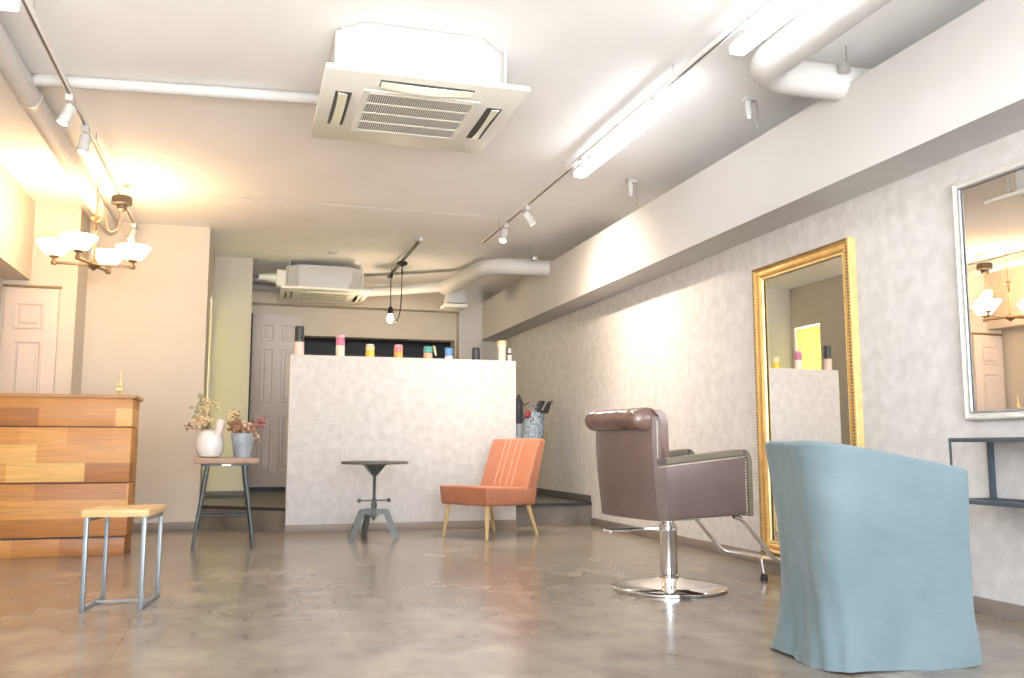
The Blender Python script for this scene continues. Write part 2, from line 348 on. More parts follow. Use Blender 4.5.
# raised platform behind the partition, with a slanted front on the left
pl = [(-0.4, 9.30), (0.42, 8.655), (2.60, 8.655), (WR, 8.655), (WR, 12.1), (0.03, 12.1), (0.03, 10.67), (-0.4, 10.67)]
struct('platform', MB().prism(pl, 0.0, PZ-0.012), M['riser'])
struct('platform_surface', MB().prism(pl, PZ-0.012, PZ), M['platform'])
ns = MB()
for a, b in (((-0.4, 9.30), (0.41, 8.663)), ((2.62, 8.655), (WR, 8.655))):
    a = Vector((*a, 0)); b = Vector((*b, 0)); n = Vector(((b-a).y, -(b-a).x, 0)).normalized()*0.012
    ns.prism([tuple((a+n)[:2]), tuple((b+n)[:2]), tuple((b-n*2)[:2]), tuple((a-n*2)[:2])], PZ-0.022, PZ+0.006)
struct('trim_2', ns, M['nosing'])
# baseboards
BH = 0.075
struct('baseboard_right', MB().box(WR-0.012, WR, -1.25, 8.64, 0, BH, 0.003), M['base'])
struct('baseboard_partition', MB().box(0.388, 2.622, 8.608, 8.62, 0, BH, 0.003), M['base'])
struct('baseboard_middle', MB().box(-1.5, -0.4, 9.238, 9.25, 0, BH, 0.003), M['base'])
struct('baseboard_left', MB().box(-2.1, -2.088, -1.25, 8.75, 0, BH, 0.003), M['base'])
struct('baseboard_platform_right', MB().box(WR-0.012, WR, 8.665, 12.1, PZ, PZ+BH, 0.003), M['base_dark'])
struct('baseboard_alcove', MB().box(-0.4, 0.03, 10.658, 10.67, PZ, PZ+BH, 0.003).box(-0.4, -0.388, 9.32, 10.0, PZ, PZ+BH, 0.003), M['base_dark'])
# faint seams on the ceiling (board joints)
struct('trim_3', MB().box(-1.85, 2.1, 8.03, 8.035, CEIL-0.004, CEIL), M['white_paint'])

def panel_door(name, x0, x1, y, z0, z1, panels, m, side=-1):
    """panels: list of (px0,px1,pz0,pz1) in world; front face at y facing -Y"""
    mb = MB().box(x0, x1, y-0.035, y, z0, z1, 0.003)
    for a, b, c, d in panels:
        mb.frame((a, y-0.035, c), (1, 0, 0), (0, 0, 1), (0, -1, 0), b-a, d-c, [(0, -0.004), (0.004, 0.012), (0.018, 0.012), (0.03, 0.0)])
        mb.box(a+0.045, b-0.045, y-0.046, y-0.03, c+0.045, d-0.045, 0.01, 1)
    o = mb.build(name, m, smooth=30); o['kind'] = 'structure'; return o
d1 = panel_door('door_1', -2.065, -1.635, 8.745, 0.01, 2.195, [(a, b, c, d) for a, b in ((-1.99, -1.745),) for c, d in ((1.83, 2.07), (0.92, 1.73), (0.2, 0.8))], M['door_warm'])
j = MB().box(-2.09, -1.62, 8.725, 8.75, 2.205, 2.225).build('trim_4', M['gold_dark']); j['kind'] = 'structure'
d2 = panel_door('door_2', 0.055, 0.685, 12.095, 0.275, 2.52, [(a, b, c, d) for a, b in ((0.17, 0.34), (0.43, 0.60)) for c, d in ((2.17, 2.40), (1.37, 2.08), (0.48, 1.21))], M['door'])
jm = MB().box(0.035, 0.055, 12.03, 12.1, PZ, 2.53).box(0.035, 0.70, 12.05, 12.1, PZ, 0.268)
struct('trim_5', jm, M['black_metal'])
kb = MB().lathe([(0.0001, -0.02), (0.02, -0.015), (0.026, 0), (0.02, 0.015), (0.0001, 0.02)]).build('door_handle', M['steel'], d2)
kb.location = (0.635, 12.02, 1.25)

# yellow curtain in the side window of the alcove
cm = MB(); nx, nz = 60, 10; vs = []; fs = []
for jz in range(nz+1):
    for i in range(nx+1):
        t = i/nx; z = PZ+0.06 + (CZ1-0.02-PZ-0.06)*jz/nz
        vs.append((-0.435+0.018*math.sin(t*2*PI*7+0.4*math.sin(jz*0.5))*(1.15-0.3*jz/nz), CY0+0.01+(CY1-CY0-0.02)*t, z))
for jz in range(nz):
    for i in range(nx):
        a = jz*(nx+1)+i; fs.append((a, a+1, a+nx+2, a+nx+1))
cm.faces(vs, fs); tag(cm.build('curtain', M['curtain'], smooth=80, solid=0.003), 'yellow curtain glowing in the opening of the narrow side recess', 'curtain')

# ------------------------------------------------------------------ reception counter
ct = thing('reception_counter', 'tall reception counter clad in orange and honey coloured wood blocks', 'counter', (-1.45, 7.27, 0))
CT0, CT1 = -2.085, -0.815
CB = 7.72
for z0, z1 in ((0.945, 1.155), (0.532, 0.937), (0.14, 0.524)):
    MB().box(CT0, CT1, 7.27, CB, z0, z1, 0.004).build('cladding_panel', M['counter'], ct, True)
MB().box(CT0, CT1-0.012, 7.282, CB, 0.0, 0.126, 0.003).build('plinth', M['counter'], ct, True)
MB().box(CT0+0.02, CT1-0.02, 7.29, CB-0.02, 0.1, 1.16).build('carcass', M['dark_mid'], ct, True)
MB().box(CT0, CT1+0.022, 7.255, CB+0.06, 1.155, 1.183, 0.004).build('countertop', M['counter_top'], ct, True)
# small gold ornament
g = thing('gold_ornament', 'small gold tapering ornament standing on the wooden counter', 'ornament', (-0.935, 7.45, 1.183))
b = MB()
for k in range(4):
    a = PI/4+k*PI/2
    b.tube([(0.036*math.cos(a), 0.036*math.sin(a), 0), (0.02*math.cos(a), 0.02*math.sin(a), 0.05), (0.008*math.cos(a), 0.008*math.sin(a), 0.1)], [0.007, 0.006, 0.005], 8)
b.box(-0.024, 0.024, -0.024, 0.024, 0.046, 0.056).box(-0.013, 0.013, -0.013, 0.013, 0.09, 0.098)
b.build('legs', M['brass'], g)
MB().lathe([(0.011, 0.09), (0.006, 0.14), (0.004, 0.17), (0.0095, 0.172), (0.0095, 0.18), (0.002, 0.187)], n=12).build('spire', M['brass'], g)

# ------------------------------------------------------------------ square stool
st = thing('stool', 'square oak-topped stool with grey steel loop legs in front of the counter', 'stool', (-0.572, 5.03, 0), -0.12)
hw, hd = 0.135, 0.185
MB().box(-hw-0.022, hw+0.022, -hd-0.02, hd+0.02, 0.452, 0.487, 0.003).build('seat', M['seat_oak'], st)
q = 0.0105
for sx in (-1, 1):
    x = sx*hw
    for sy in (-1, 1):
        y = sy*hd
        MB().box(x-q, x+q, y-q, y+q, 0, 0.452, 0.002).build('leg', M['grey_metal'], st)
    MB().box(x-q, x+q, -hd+q, hd-q, 0.0, 0.021, 0.002).build('floor_bar', M['grey_metal'], st)
    MB().box(x-q, x+q, -hd+q, hd-q, 0.43, 0.451, 0.002).build('top_bar', M['grey_metal'], st)
MB().box(-hw+q, hw-q, 0.02, 0.032, 0.008, 0.02).build('cross_bar', M['grey_metal'], st)

# ------------------------------------------------------------------ flower stand (tall stool with splayed legs)
fs_ = thing('plant_stool', 'tall stool with brown wood top and splayed dark metal legs carrying flowers', 'stool', (-0.135, 7.62, 0), 0.03)
MB().box(-0.245, 0.25, -0.165, 0.165, 0.66, 0.706, 0.006).build('seat', M['seat_walnut'], fs_)
MB().box(-0.19, 0.19, -0.11, 0.11, 0.642, 0.66, 0.002).build('under_frame', M['gun_metal'], fs_)
MB().box(-0.03, 0.035, -0.112, -0.108, 0.645, 0.656).build('maker_plate', M['steel'], fs_)
top, bot = (0.14, 0.09), (0.228, 0.155)
for sx in (-1, 1):
    for sy in (-1, 1):
        MB().tube([(sx*bot[0], sy*bot[1], 0.0), (sx*top[0], sy*top[1], 0.648)], [0.013, 0.02], 10).build('leg', M['gun_metal'], fs_)
zz = 0.255; kx = bot[0]+(top[0]-bot[0])*zz/0.648+0.012; ky = bot[1]+(top[1]-bot[1])*zz/0.648+0.012
MB().tube(fillet([(0, -ky, zz), (kx, -ky, zz), (kx, ky, zz), (-kx, ky, zz), (-kx, -ky, zz), (0, -ky, zz)], 0.03), 0.0085, 8).build('foot_ring', M['gun_metal'], fs_)

def bouquet(name, label, base, specs, group):
    """specs: list of (dx,dy,dz,size,material key,count)"""
    t = thing(name, label, 'dried flowers', base, 0, group)
    s = MB(); by = {}
    for dx, dy, dz, sz, mk, cnt in specs:
        sz *= 1.15; cnt += 2
        s.tube([(0.004*random.uniform(-1, 1), 0.004*random.uniform(-1, 1), -0.12), (dx*0.3, dy*0.3, dz*0.55), (dx, dy, dz)], 0.0028, 6)
        m = by.setdefault(mk, MB())
        for k in range(cnt):
            p = Vector((dx, dy, dz)) + Vector((random.gauss(0, 1), random.gauss(0, 1), random.gauss(0, 1)))*sz
            m.ball(p, sz*random.uniform(0.5, 0.85), 1, (1, 1, random.uniform(0.6, 1.1)))
            for w in range(3):
                d = Vector((random.gauss(0, 1), random.gauss(0, 1), random.gauss(0, 1))).normalized(); e = d.cross(Vector((0.3, 0.2, 0.9))).normalized()*sz*0.35
                tip = p + d*sz*random.uniform(0.9, 1.4)
                m.faces([p-e*0.4, p+e*0.4, p+d*sz*0.6+e, tip, p+d*sz*0.6-e], [(0, 1, 2, 3, 4)])
    s.build('stems', M['stem'], t)
    for mk, m in by.items(): m.build('blossoms', M[mk], t, smooth=30)['kind'] = 'stuff'
    return t
VX, VY = -0.263, 7.6
v = thing('vase', 'round white glazed vase with a narrow pink tinted neck on the tall stool', 'vase', (VX, VY, 0.706))
MB().lathe([(0.05, 0), (0.082, 0.012), (0.104, 0.06), (0.109, 0.11), (0.101, 0.165), (0.08, 0.205), (0.05, 0.222), (0.04, 0.225), (0.036, 0.215), (0.034, 0.1), (0.01, 0.09)], n=36).build('body', M['glaze'], v)
sp = MB().tube([(0.05, -0.045, 0.18), (0.07, -0.055, 0.24), (0.082, -0.06, 0.30)], [0.036, 0.035, 0.03], 16)
sp.build('neck', M['pink_glaze'], v)
random.seed(11)
sA = [(-0.045+random.gauss(0, 0.028), random.gauss(0, 0.03), random.uniform(0.06, 0.235), 0.022, random.choice(['bloom_cream', 'bloom_cream', 'bloom_pink', 'bloom_green']), 4) for k in range(17)]
sA += [(-0.13, -0.02, 0.035, 0.014, 'bloom_rose', 3), (-0.16, 0.0, 0.02, 0.012, 'bloom_brown', 3), (-0.09, 0.02, 0.03, 0.018, 'bloom_pink', 4), (-0.01, 0.01, 0.24, 0.014, 'bloom_green', 3)]
bouquet('dried_flowers', 'cream and sage dried flowers standing upright in the white vase', (VX-0.01, VY, 0.706+0.215), sA, 'dried flowers on the tall stool')
BX, BY = -0.012, 7.57
tb = thing('flower_bucket', 'tapered blue-grey tin bucket on the tall stool beside the white vase', 'bucket', (BX, BY, 0.706))
MB().lathe([(0.06, 0), (0.062, 0.004), (0.094, 0.188), (0.098, 0.19), (0.098, 0.196), (0.09, 0.196), (0.088, 0.185), (0.06, 0.02)], n=28).build('body', M['tin'], tb)
MB().lathe([(0.0815, 0.11), (0.0845, 0.112), (0.0855, 0.118), (0.083, 0.12)], n=28, cap0=False, cap1=False).build('rib', M['tin'], tb)
sB = [(random.uniform(-0.09, 0.10), random.uniform(-0.06, 0.06), random.uniform(0.02, 0.075), 0.021, random.choice(['bloom_pink', 'bloom_brown', 'bloom_brown', 'bloom_rose', 'bloom_cream']), 4) for k in range(18)]
sB += [(0.135, -0.01, 0.095, 0.021, 'bloom_rose', 6), (0.16, 0.0, 0.10, 0.016, 'bloom_rose', 5), (0.105, -0.06, -0.02, 0.014, 'bloom_pink', 3), (-0.075, 0.05, 0.11, 0.024, 'bloom_cream', 6), (-0.09, 0.06, 0.15, 0.02, 'bloom_cream', 6), (-0.08, 0.05, 0.06, 0.024, 'bloom_cream', 5), (-0.055, 0.0, 0.16, 0.013, 'bloom_brown', 5), (-0.10, 0.06, 0.08, 0.018, 'bloom_cream', 5)]
bouquet('dried_flowers', 'brown, peach and rose dried flowers spreading from the tin bucket', (BX, BY, 0.706+0.19), sB, 'dried flowers on the tall stool')

# ------------------------------------------------------------------ crank side table
tt = thing('side_table', 'small round dark side table with crank screw and three iron legs', 'table', (1.105, 7.9, 0))
MB().lathe([(0.285, 0.643), (0.292, 0.647), (0.292, 0.664), (0.286, 0.669)], n=48).build('tabletop', M['table_top'], tt)
cb = MB()
cb.lathe([(0.125, 0.643), (0.12, 0.637), (0.03, 0.637)], n=24)
for k in range(4):
    a = k*PI/2+0.15; c, s_ = math.cos(a), math.sin(a); p = Vector((-s_, c, 0))*0.006
    r = [Vector((0.0*c, 0.0*s_, 0.638)), Vector((0.105*c, 0.105*s_, 0.638)), Vector((0.02*c, 0.02*s_, 0.54)), Vector((0, 0, 0.535))]
    cb.loft([[x-p for x in r], [x+p for x in r]])
cb.lathe([(0.1, 0.638), (0.022, 0.542)], n=4)
cb.build('top_bracket', M['table_iron'], tt)
sc = [(0.0125 + (0.0025 if k % 2 else 0), 0.19+k*0.006) for k in range(59)]
MB().lathe(sc, n=14).build('screw_rod', M['table_iron'], tt)
MB().lathe([(0.018, 0.18), (0.027, 0.19), (0.027, 0.25), (0.02, 0.262), (0.026, 0.27), (0.026, 0.305), (0.018, 0.312)], n=18).build('hub', M['table_iron'], tt)
MB().lathe([(0.002, 0.155), (0.014, 0.16), (0.014, 0.18), (0.02, 0.184)], n=12).build('rod_end', M['table_iron'], tt)
cr = MB().tube([(-0.125, -0.0, 0.328), (0.125, 0.0, 0.328)], 0.0065, 10)
cr.lathe([(0.018, 0.312), (0.022, 0.318), (0.022, 0.338), (0.018, 0.344)], n=14)
cr.build('crank_bar', M['table_iron'], tt)
for s_ in (-1, 1): MB().ball((s_*0.128, 0, 0.328), 0.019, 3).build('crank_knob', M['table_iron'], tt)
for k, a in enumerate((math.radians(185), math.radians(-10), math.radians(110))):
    c, s_ = math.cos(a), math.sin(a); p = Vector((-s_, c, 0))*0.017
    L_ = 0.205 if k < 2 else 0.19
    prof = [(0.015, 0.255), (0.112, 0.255), (0.127, 0.245), (L_+0.018, 0.012), (L_+0.01, 0.0), (L_-0.032, 0.0), (L_-0.036, 0.012), (0.088, 0.205), (0.075, 0.212), (0.015, 0.195)]
    MB().loft([[Vector((r*c, r*s_, z))-p for r, z in prof], [Vector((r*c, r*s_, z))+p for r, z in prof]]).build('leg', M['table_iron'], tt, smooth=25)

# ------------------------------------------------------------------ orange lounge chair
oc = thing('lounge_chair', 'armless orange leather lounge chair with pale wooden peg legs', 'chair', (2.135, 7.86, 0), math.radians(-60))
W = 0.305
def soft(c, bev, seg=4): return MB().hexa(c, bev, seg)
soft([(-W, -0.315, 0.285), (W, -0.315, 0.285), (W-0.01, 0.30, 0.272), (-W+0.01, 0.30, 0.272), (-W-0.004, -0.335, 0.455), (W+0.004, -0.335, 0.455), (W, 0.32, 0.425), (-W, 0.32, 0.425)], 0.022).build('seat', M['orange'], oc, smooth=60)
yb = lambda z: 0.165+(z-0.42)*0.40
BT = 0.872
bk = soft([(-W+0.004, yb(0.40), 0.40), (W-0.004, yb(0.40), 0.40), (W-0.004, yb(0.40)+0.135, 0.34), (-W+0.004, yb(0.40)+0.135, 0.34),
           (-W, yb(BT), BT), (W, yb(BT), BT), (W, yb(BT)+0.095, BT-0.012), (-W, yb(BT)+0.095, BT-0.012)], 0.024)
bo = bk.build('backrest', M['orange'], oc, smooth=60)
for x in (-0.115, -0.045, 0.045, 0.115):
    MB().tube([(x*0.95, yb(z)-0.002, z) for z in (0.44, 0.5, 0.6, 0.7, 0.8, 0.85)] + [(x*0.95, yb(BT)+0.022, BT+0.0)], 0.0045, 8).build('piping', M['piping'], bo)
for sx in (-1, 1):
    MB().tube([(sx*0.275, -0.305, 0.0), (sx*0.245, -0.27, 0.29)], [0.0125, 0.023], 14).build('leg', M['leg_oak'], oc)
    MB().tube([(sx*0.27, 0.345, 0.0), (sx*0.24, 0.25, 0.285)], [0.0125, 0.023], 14).build('leg', M['leg_oak'], oc)

# ------------------------------------------------------------------ barber chair (local: faces -Y)
bc = thing('salon_chair', 'brown leather salon chair with rolled back on a chrome hydraulic base', 'chair', (2.33, 4.69, 0), math.radians(98))
MB().lathe([(0.318, 0.0), (0.325, 0.004), (0.325, 0.014), (0.315, 0.022), (0.2, 0.034), (0.1, 0.05), (0.062, 0.062), (0.0001, 0.064)], n=64).build('base_plate', M['chrome'], bc)
MB().lathe([(0.055, 0.06), (0.055, 0.075), (0.048, 0.08), (0.048, 0.345), (0.052, 0.35), (0.052, 0.362), (0.036, 0.366), (0.036, 0.395)], n=32).build('column', M['chrome'], bc)
MB().box(-0.12, 0.12, -0.14, 0.14, 0.385, 0.408, 0.006).build('swivel_bracket', M['chrome'], bc)
lv = MB().tube(fillet([(0.0, 0.02, 0.335), (0.05, 0.1, 0.335), (0.1, 0.24, 0.325), (0.10, 0.37, 0.33), (0.03, 0.385, 0.332), (-0.01, 0.385, 0.332)], 0.05), 0.0095, 10)
lv.lathe([(0.05, 0.325), (0.056, 0.33), (0.056, 0.342), (0.05, 0.346)], n=24)
lv.build('pump_lever', M['chrome'], bc)
# body. +Y is the back
HW = 0.295
MB().hexa([(-HW+0.07, -0.33, 0.41), (HW-0.07, -0.33, 0.41), (HW-0.07, 0.25, 0.405), (-HW+0.07, 0.25, 0.405), (-HW+0.07, -0.34, 0.56), (HW-0.07, -0.34, 0.56), (HW-0.07, 0.2, 0.54), (-HW+0.07, 0.2, 0.54)], 0.025, 3).build('seat', M['brown'], bc, smooth=60)
for sx in (-1, 1):
    xo, xi = sx*HW, sx*(HW-0.075)
    x0, x1 = min(xo, xi), max(xo, xi)
    ap = MB().hexa([(x0, -0.335, 0.418), (x1, -0.335, 0.418), (x1, 0.268, 0.405), (x0, 0.268, 0.405), (x0, -0.32, 0.755), (x1, -0.32, 0.755), (x1, 0.268, 0.70), (x0, 0.268, 0.70)], 0.012, 3).build('arm_panel', M['brown'], bc, smooth=50)
    # olive welt that runs along the top and down the front of the arm
    path = fillet([(0, 0.262, 0.712), (0, -0.325, 0.768), (0, -0.352, 0.735), (0, -0.352, 0.412)], 0.02, 3)
    pm = MB(); rings = []
    for k, p in enumerate(path):
        a = path[max(k-1, 0)]; b_ = path[min(k+1, len(path)-1)]; t = (b_-a).normalized(); nn = Vector((0, -t.z, t.y))
        if nn.z < 0 and k < 2: nn = -nn
        nn = Vector((0, t.z, -t.y)) if k == -1 else nn
        rings.append([(x0-0.004, p.y+nn.y*0.015, p.z+nn.z*0.015), (x1+0.004, p.y+nn.y*0.015, p.z+nn.z*0.015), (x1+0.004, p.y-nn.y*0.015, p.z-nn.z*0.015), (x0-0.004, p.y-nn.y*0.015, p.z-nn.z*0.015)])
    pm.loft(rings).build('armrest_pad', M['olive'], bc, smooth=35)
    nl = MB()
    for k in range(34):
        t = k/33; nl.ball((xo+sx*0.001, 0.25-0.565*t, 0.688+0.053*t), 0.0052, 1)
    for k in range(20):
        t = k/19; nl.ball((xo+sx*0.001, -0.323-0.002*t, 0.725-0.30*t), 0.0052, 1)
    nl.build('nailhead_trim', M['nails'], ap)
# back: slightly barrel-shaped outside
rows = []
for z, y1, th, w in ((0.405, 0.288, 0.09, HW), (0.5, 0.30, 0.10, HW+0.002), (0.65, 0.315, 0.11, HW+0.004), (0.8, 0.325, 0.11, HW+0.004), (0.9, 0.325, 0.10, HW+0.002), (0.955, 0.32, 0.09, HW)):
    ring = []
    for k in range(13):
        t = -1+2*k/12; ring.append((w*t, y1-0.03*abs(t)**3, z))
    for k in range(13):
        t = 1-2*k/12; ring.append((w*t, y1-th-0.0*abs(t), z))
    rows.append(ring)
bk = MB().loft(rows).build('back', M['brown'], bc, smooth=50)
for sx in (-1, 1):
    nl = MB()
    for k in range(16):
        t = k/15; nl.ball((sx*(HW+0.003), 0.262, 0.74+0.19*t), 0.0048, 1)
    nl.build('nailhead_trim', M['nails'], bk)
# rolled top: scroll section swept across the width with pinched tufts
ro = MB(); rings = []
NS = 61
for k in range(NS):
    t = -1+2*k/(NS-1); x = t*(HW-0.012)-0.004
    pin = 1.0
    for c in (-0.66, -0.22, 0.22, 0.66): pin -= 0.09*math.exp(-((t-c)/0.03)**2)
    pin *= 1-0.35*max(0, abs(t)-0.93)/0.07
    ring = []
    for a in range(28):
        th = 2*PI*a/28; ring.append((x, 0.305+0.088*pin*math.cos(th), 0.945+0.062*pin*math.sin(th)))
    rings.append(ring)
ro.loft(rings).build('back_roll', M['brown_gloss'], bc, smooth=60)
fr = MB(); rows = []
for y, z in ((0.235, 0.995), (0.205, 0.97), (0.19, 0.92), (0.19, 0.74)):
    rows.append([(-HW-0.004, y, z), (HW+0.004, y, z), (HW+0.004, y+0.05, z-0.004), (-HW-0.004, y+0.05, z-0.004)])
fr.loft(rows).build('back_cushion', M['brown_gloss'], bc, smooth=50)
# chrome footrest
ft = MB()
pth = fillet([(0.235, -0.28, 0.41), (0.235, -0.34, 0.39), (0.235, -0.56, 0.155), (0.235, -0.70, 0.135), (-0.235, -0.70, 0.135), (-0.235, -0.56, 0.155), (-0.235, -0.34, 0.39), (-0.235, -0.28, 0.41)], 0.045)
ft.tube(pth, 0.0135, 12)
fo = ft.build('footrest', M['chrome'], bc)
MB().box(-0.225, 0.225, -0.64, -0.575, 0.148, 0.158, 0.004).build('foot_plate', M['chrome'], fo)
MB().tube([(0.05, -0.70, 0.135), (0.045, -0.715, 0.035)], 0.009, 10).build('prop', M['chrome'], fo)
MB().lathe([(0.02, 0.0), (0.022, 0.004), (0.022, 0.024), (0.013, 0.036)], (0.045, -0.715, 0), 16).build('rubber_foot', M['rubber'], fo)

# ------------------------------------------------------------------ blue slipcovered tub chair (local: faces +X)
BD, BWd = 0.61, 0.50
sl = thing('tub_chair', 'tub chair under a floor-length pale blue linen slipcover beside the wall shelf', 'chair', (2.322, 3.005, 0), math.radians(-5))
def plan(z, inset, rad, nseg=10, drop=0.0, n_side=14):
    """closed D-ring, back at -x; starts at front-right, goes along right arm to the back and round to the front-left"""
    x0, x1 = -BD/2, BD/2; y0, y1 = -BWd/2, BWd/2
    bx = x0+inset[0]; fx = x1-inset[1]; sy0 = y0+inset[2]; sy1 = y1-inset[2]
    pts = []
    def arc(cx, cy, r, a0, a1):
        return [(cx+r*math.cos(a0+(a1-a0)*k/nseg), cy+r*math.sin(a0+(a1-a0)*k/nseg)) for k in range(nseg+1)]
    fr_ = 0.02
    pts += arc(fx-fr_, sy0+fr_, fr_, 0, -PI/2)
    for k in range(1, n_side): pts.append((fx-fr_+(bx+rad-fx+fr_)*k/n_side, sy0))
    pts += arc(bx+rad, sy0+rad, rad, -PI/2, -PI)
    for k in range(1, n_side): pts.append((bx, sy0+rad+(sy1-sy0-2*rad)*k/n_side))
    pts += arc(bx+rad, sy1-rad, rad, PI, PI/2)
    for k in range(1, n_side): pts.append((bx+rad+(fx-fr_-bx-rad)*k/n_side, sy1))
    pts += arc(fx-fr_, sy1-fr_, fr_, PI/2, 0)
    return pts
def topz(x):
    t = max(0, min(1, (x+BD/2)/BD)); return 0.808-0.105*(t**1.15)
rings = []
ZS = [0.0, 0.02, 0.06, 0.12, 0.18, 0.24, 0.3, 0.36, 0.44, 0.52, 0.6, 0.68, 0.74, 0.78, 0.795, 0.805]
for z in ZS:
    f = z/0.805
    ins = 0.042*math.sin(PI*min(1, max(0, (f)))**0.8)**1.2
    rad = 0.105+0.05*min(1, f*1.1)
    pl_ = plan(z, (ins-0.022*f, 0.0, 0.35*ins), rad)
    ring = []
    for i, (x, y) in enumerate(pl_):
        wob = 0.0
        if z < 0.5:
            amp = 0.008*(1-z/0.5)
            wob = amp*math.sin(i*0.55+z*9)+amp*0.7*math.sin(i*1.3-z*14)
        n = Vector((x, y)).normalized()
        ring.append((x+n.x*wob, y+n.y*wob, z*topz(x)/0.805+ (0.004*math.sin(i*0.31) if z < 0.01 else 0)+ (0.004 if z < 0.01 else 0)))
    rings.append(ring)
N_ = len(rings[0])
# rounded rim then the inner wall down to the seat
for ins, dz in ((0.008, 0.009), (0.022, 0.013), (0.04, 0.009), (0.05, -0.005), (0.06, -0.06), (0.07, -0.2), (0.075, -0.34)):
    pp = plan(0.8, (ins-0.022, 0.004 if dz > -0.04 else 0.01, ins), max(0.04, 0.155-ins))
    rings.append([(x, y, (topz(x)+dz) if dz > -0.1 else max(0.43, topz(x)+dz) if dz > -0.3 else 0.43) for x, y in pp])
slip = MB().loft(rings, False, True).build('slipcover', M['linen'], sl, smooth=70)
MB().box(-BD/2+0.075, BD/2-0.02, -BWd/2+0.085, BWd/2-0.085, 0.40, 0.50, 0.035, 4).build('seat_cushion', M['linen'], sl, smooth=60)

# ------------------------------------------------------------------ wall shelf (console)
cs = thing('console_shelf', 'slate blue metal two-tier console shelf fixed below the white framed mirror', 'shelf', (WR-0.1, 2.9, 0.55))
CYL, CYR = 3.47, 2.0; CX0 = 3.19
MB().box(CX0, WR, CYR, CYL, 0.818, 0.838, 0.003).build('top_board', M['slate_metal'], cs, True)
lo = MB().box(CX0, CX0+0.02, CYR, CYL, 0.536, 0.556, 0.002).box(WR-0.02, WR, CYR, CYL, 0.536, 0.556, 0.002).box(CX0, WR, CYL-0.02, CYL, 0.536, 0.556, 0.002).box(CX0, WR, CYR, CYR+0.02, 0.536, 0.556, 0.002)
lo = lo.build('lower_frame', M['slate_metal'], cs, True)
mesh_ = MB()
for k in range(9): mesh_.box(CX0+0.02, WR-0.02, CYR+0.02+k*0.0, CYR+0.02+k*0.0, 0.545, 0.548) if False else None
for k in range(10):
    x = CX0+0.03+k*0.021; mesh_.box(x-0.004, x+0.004, CYR+0.02, CYL-0.02, 0.543, 0.55)
for k in range(48):
    y = CYR+0.03+k*0.0295; mesh_.box(CX0+0.02, WR-0.02, y-0.004, y+0.004, 0.542, 0.549)
mesh_.build('mesh_tray', M['slate_metal'], lo, False).matrix_parent_inverse = Matrix.Translation((-(WR-0.1), -2.9, -0.55))
for x, y, r in ((CX0+0.006, CYL-0.006, 0.004), (WR-0.016, CYL-0.012, 0.011), (CX0+0.006, CYR+0.006, 0.004), (WR-0.016, CYR+0.012, 0.011)):
    MB().box(x-r, x+r, y-r, y+r, 0.55, 0.82).build('post', M['slate_metal'], cs, True)

# ------------------------------------------------------------------ mirrors
def wall_mirror(name, label, y_near, y_far, z0, z1, prof, m, glass_in, glass_x, extra=None):
    t = thing(name, label, 'mirror', (WR, (y_near+y_far)/2, z0))
    w, h = y_far-y_near, z1-z0
    MB().frame((WR-0.001, y_near, z0), (0, 1, 0), (0, 0, 1), (-1, 0, 0), w, h, prof).build('frame', m, t, True, smooth=25)
    MB().box(glass_x, WR-0.002, y_near+glass_in, y_far-glass_in, z0+glass_in, z1-glass_in).build('mirror_glass', M['mirror'], t, True, smooth=0)
    if extra: extra(t, w, h)
    return t
def gold_extra(t, w, h):
    y0, z0 = 4.385, 0.084
    b = MB(); st_ = 0.02; d = WR-0.058
    n = int(w/st_)
    for k in range(n+1):
        y = y0+0.008+(w-0.016)*k/n
        b.ball((d, y, z0+h-0.010), 0.0095, 1, (1, 1, 1)); b.ball((d, y, z0+0.010), 0.0095, 1)
    n = int(h/st_)
    for k in range(n+1):
        z = z0+0.012+(h-0.024)*k/n
        b.ball((d, y0+0.010, z), 0.0095, 1); b.ball((d, y0+w-0.010, z), 0.0095, 1)
    b.build('bead_border', M['gold_dark'], t, True)
    MB().frame((WR-0.012, y0+0.074, z0+0.074), (0, 1, 0), (0, 0, 1), (-1, 0, 0), w-0.148, h-0.148, [(-0.003, 0.012), (0.0, 0.022), (0.008, 0.022), (0.013, 0.012)]).build('inner_fillet', M['gold_light'], t, True, smooth=25)
    MB().frame((WR-0.001, y0-0.002, z0-0.002), (0, 1, 0), (0, 0, 1), (-1, 0, 0), w+0.004, h+0.004, [(0.0, 0.0), (0.0, 0.044), (0.004, 0.048)]).build('outer_edge', M['gold_light'], t, True, smooth=25)
wall_mirror('tall_mirror', 'tall ornate gold framed mirror on the wall behind the salon chair', 4.385, 5.42, 0.084, 2.03,
            [(0, 0), (0, 0.05), (0.012, 0.058), (0.02, 0.05), (0.03, 0.042), (0.045, 0.046), (0.058, 0.042), (0.07, 0.03), (0.078, 0.014)], M['gold'], 0.076, WR-0.016, gold_extra)
def white_extra(t, w, h):
    MB().frame((WR-0.012, 1.95+0.036, 0.925+0.036), (0, 1, 0), (0, 0, 1), (-1, 0, 0), w-0.072, h-0.072, [(-0.004, 0.01), (0.0, 0.018), (0.006, 0.018), (0.01, 0.008)]).build('inner_fillet', M['frame_line'], t, True, smooth=25)
wm = wall_mirror('wall_mirror', 'wide white framed mirror hung above the slate console shelf', 1.95, 3.585, 0.925, 2.125,
            [(0, 0), (0, 0.026), (0.005, 0.033), (0.013, 0.035), (0.02, 0.027), (0.03, 0.027), (0.038, 0.014)], M['frame_white'], 0.036, WR-0.016, white_extra)
wm.rotation_euler.y = 0.0045; wm.location.x -= 0.0056

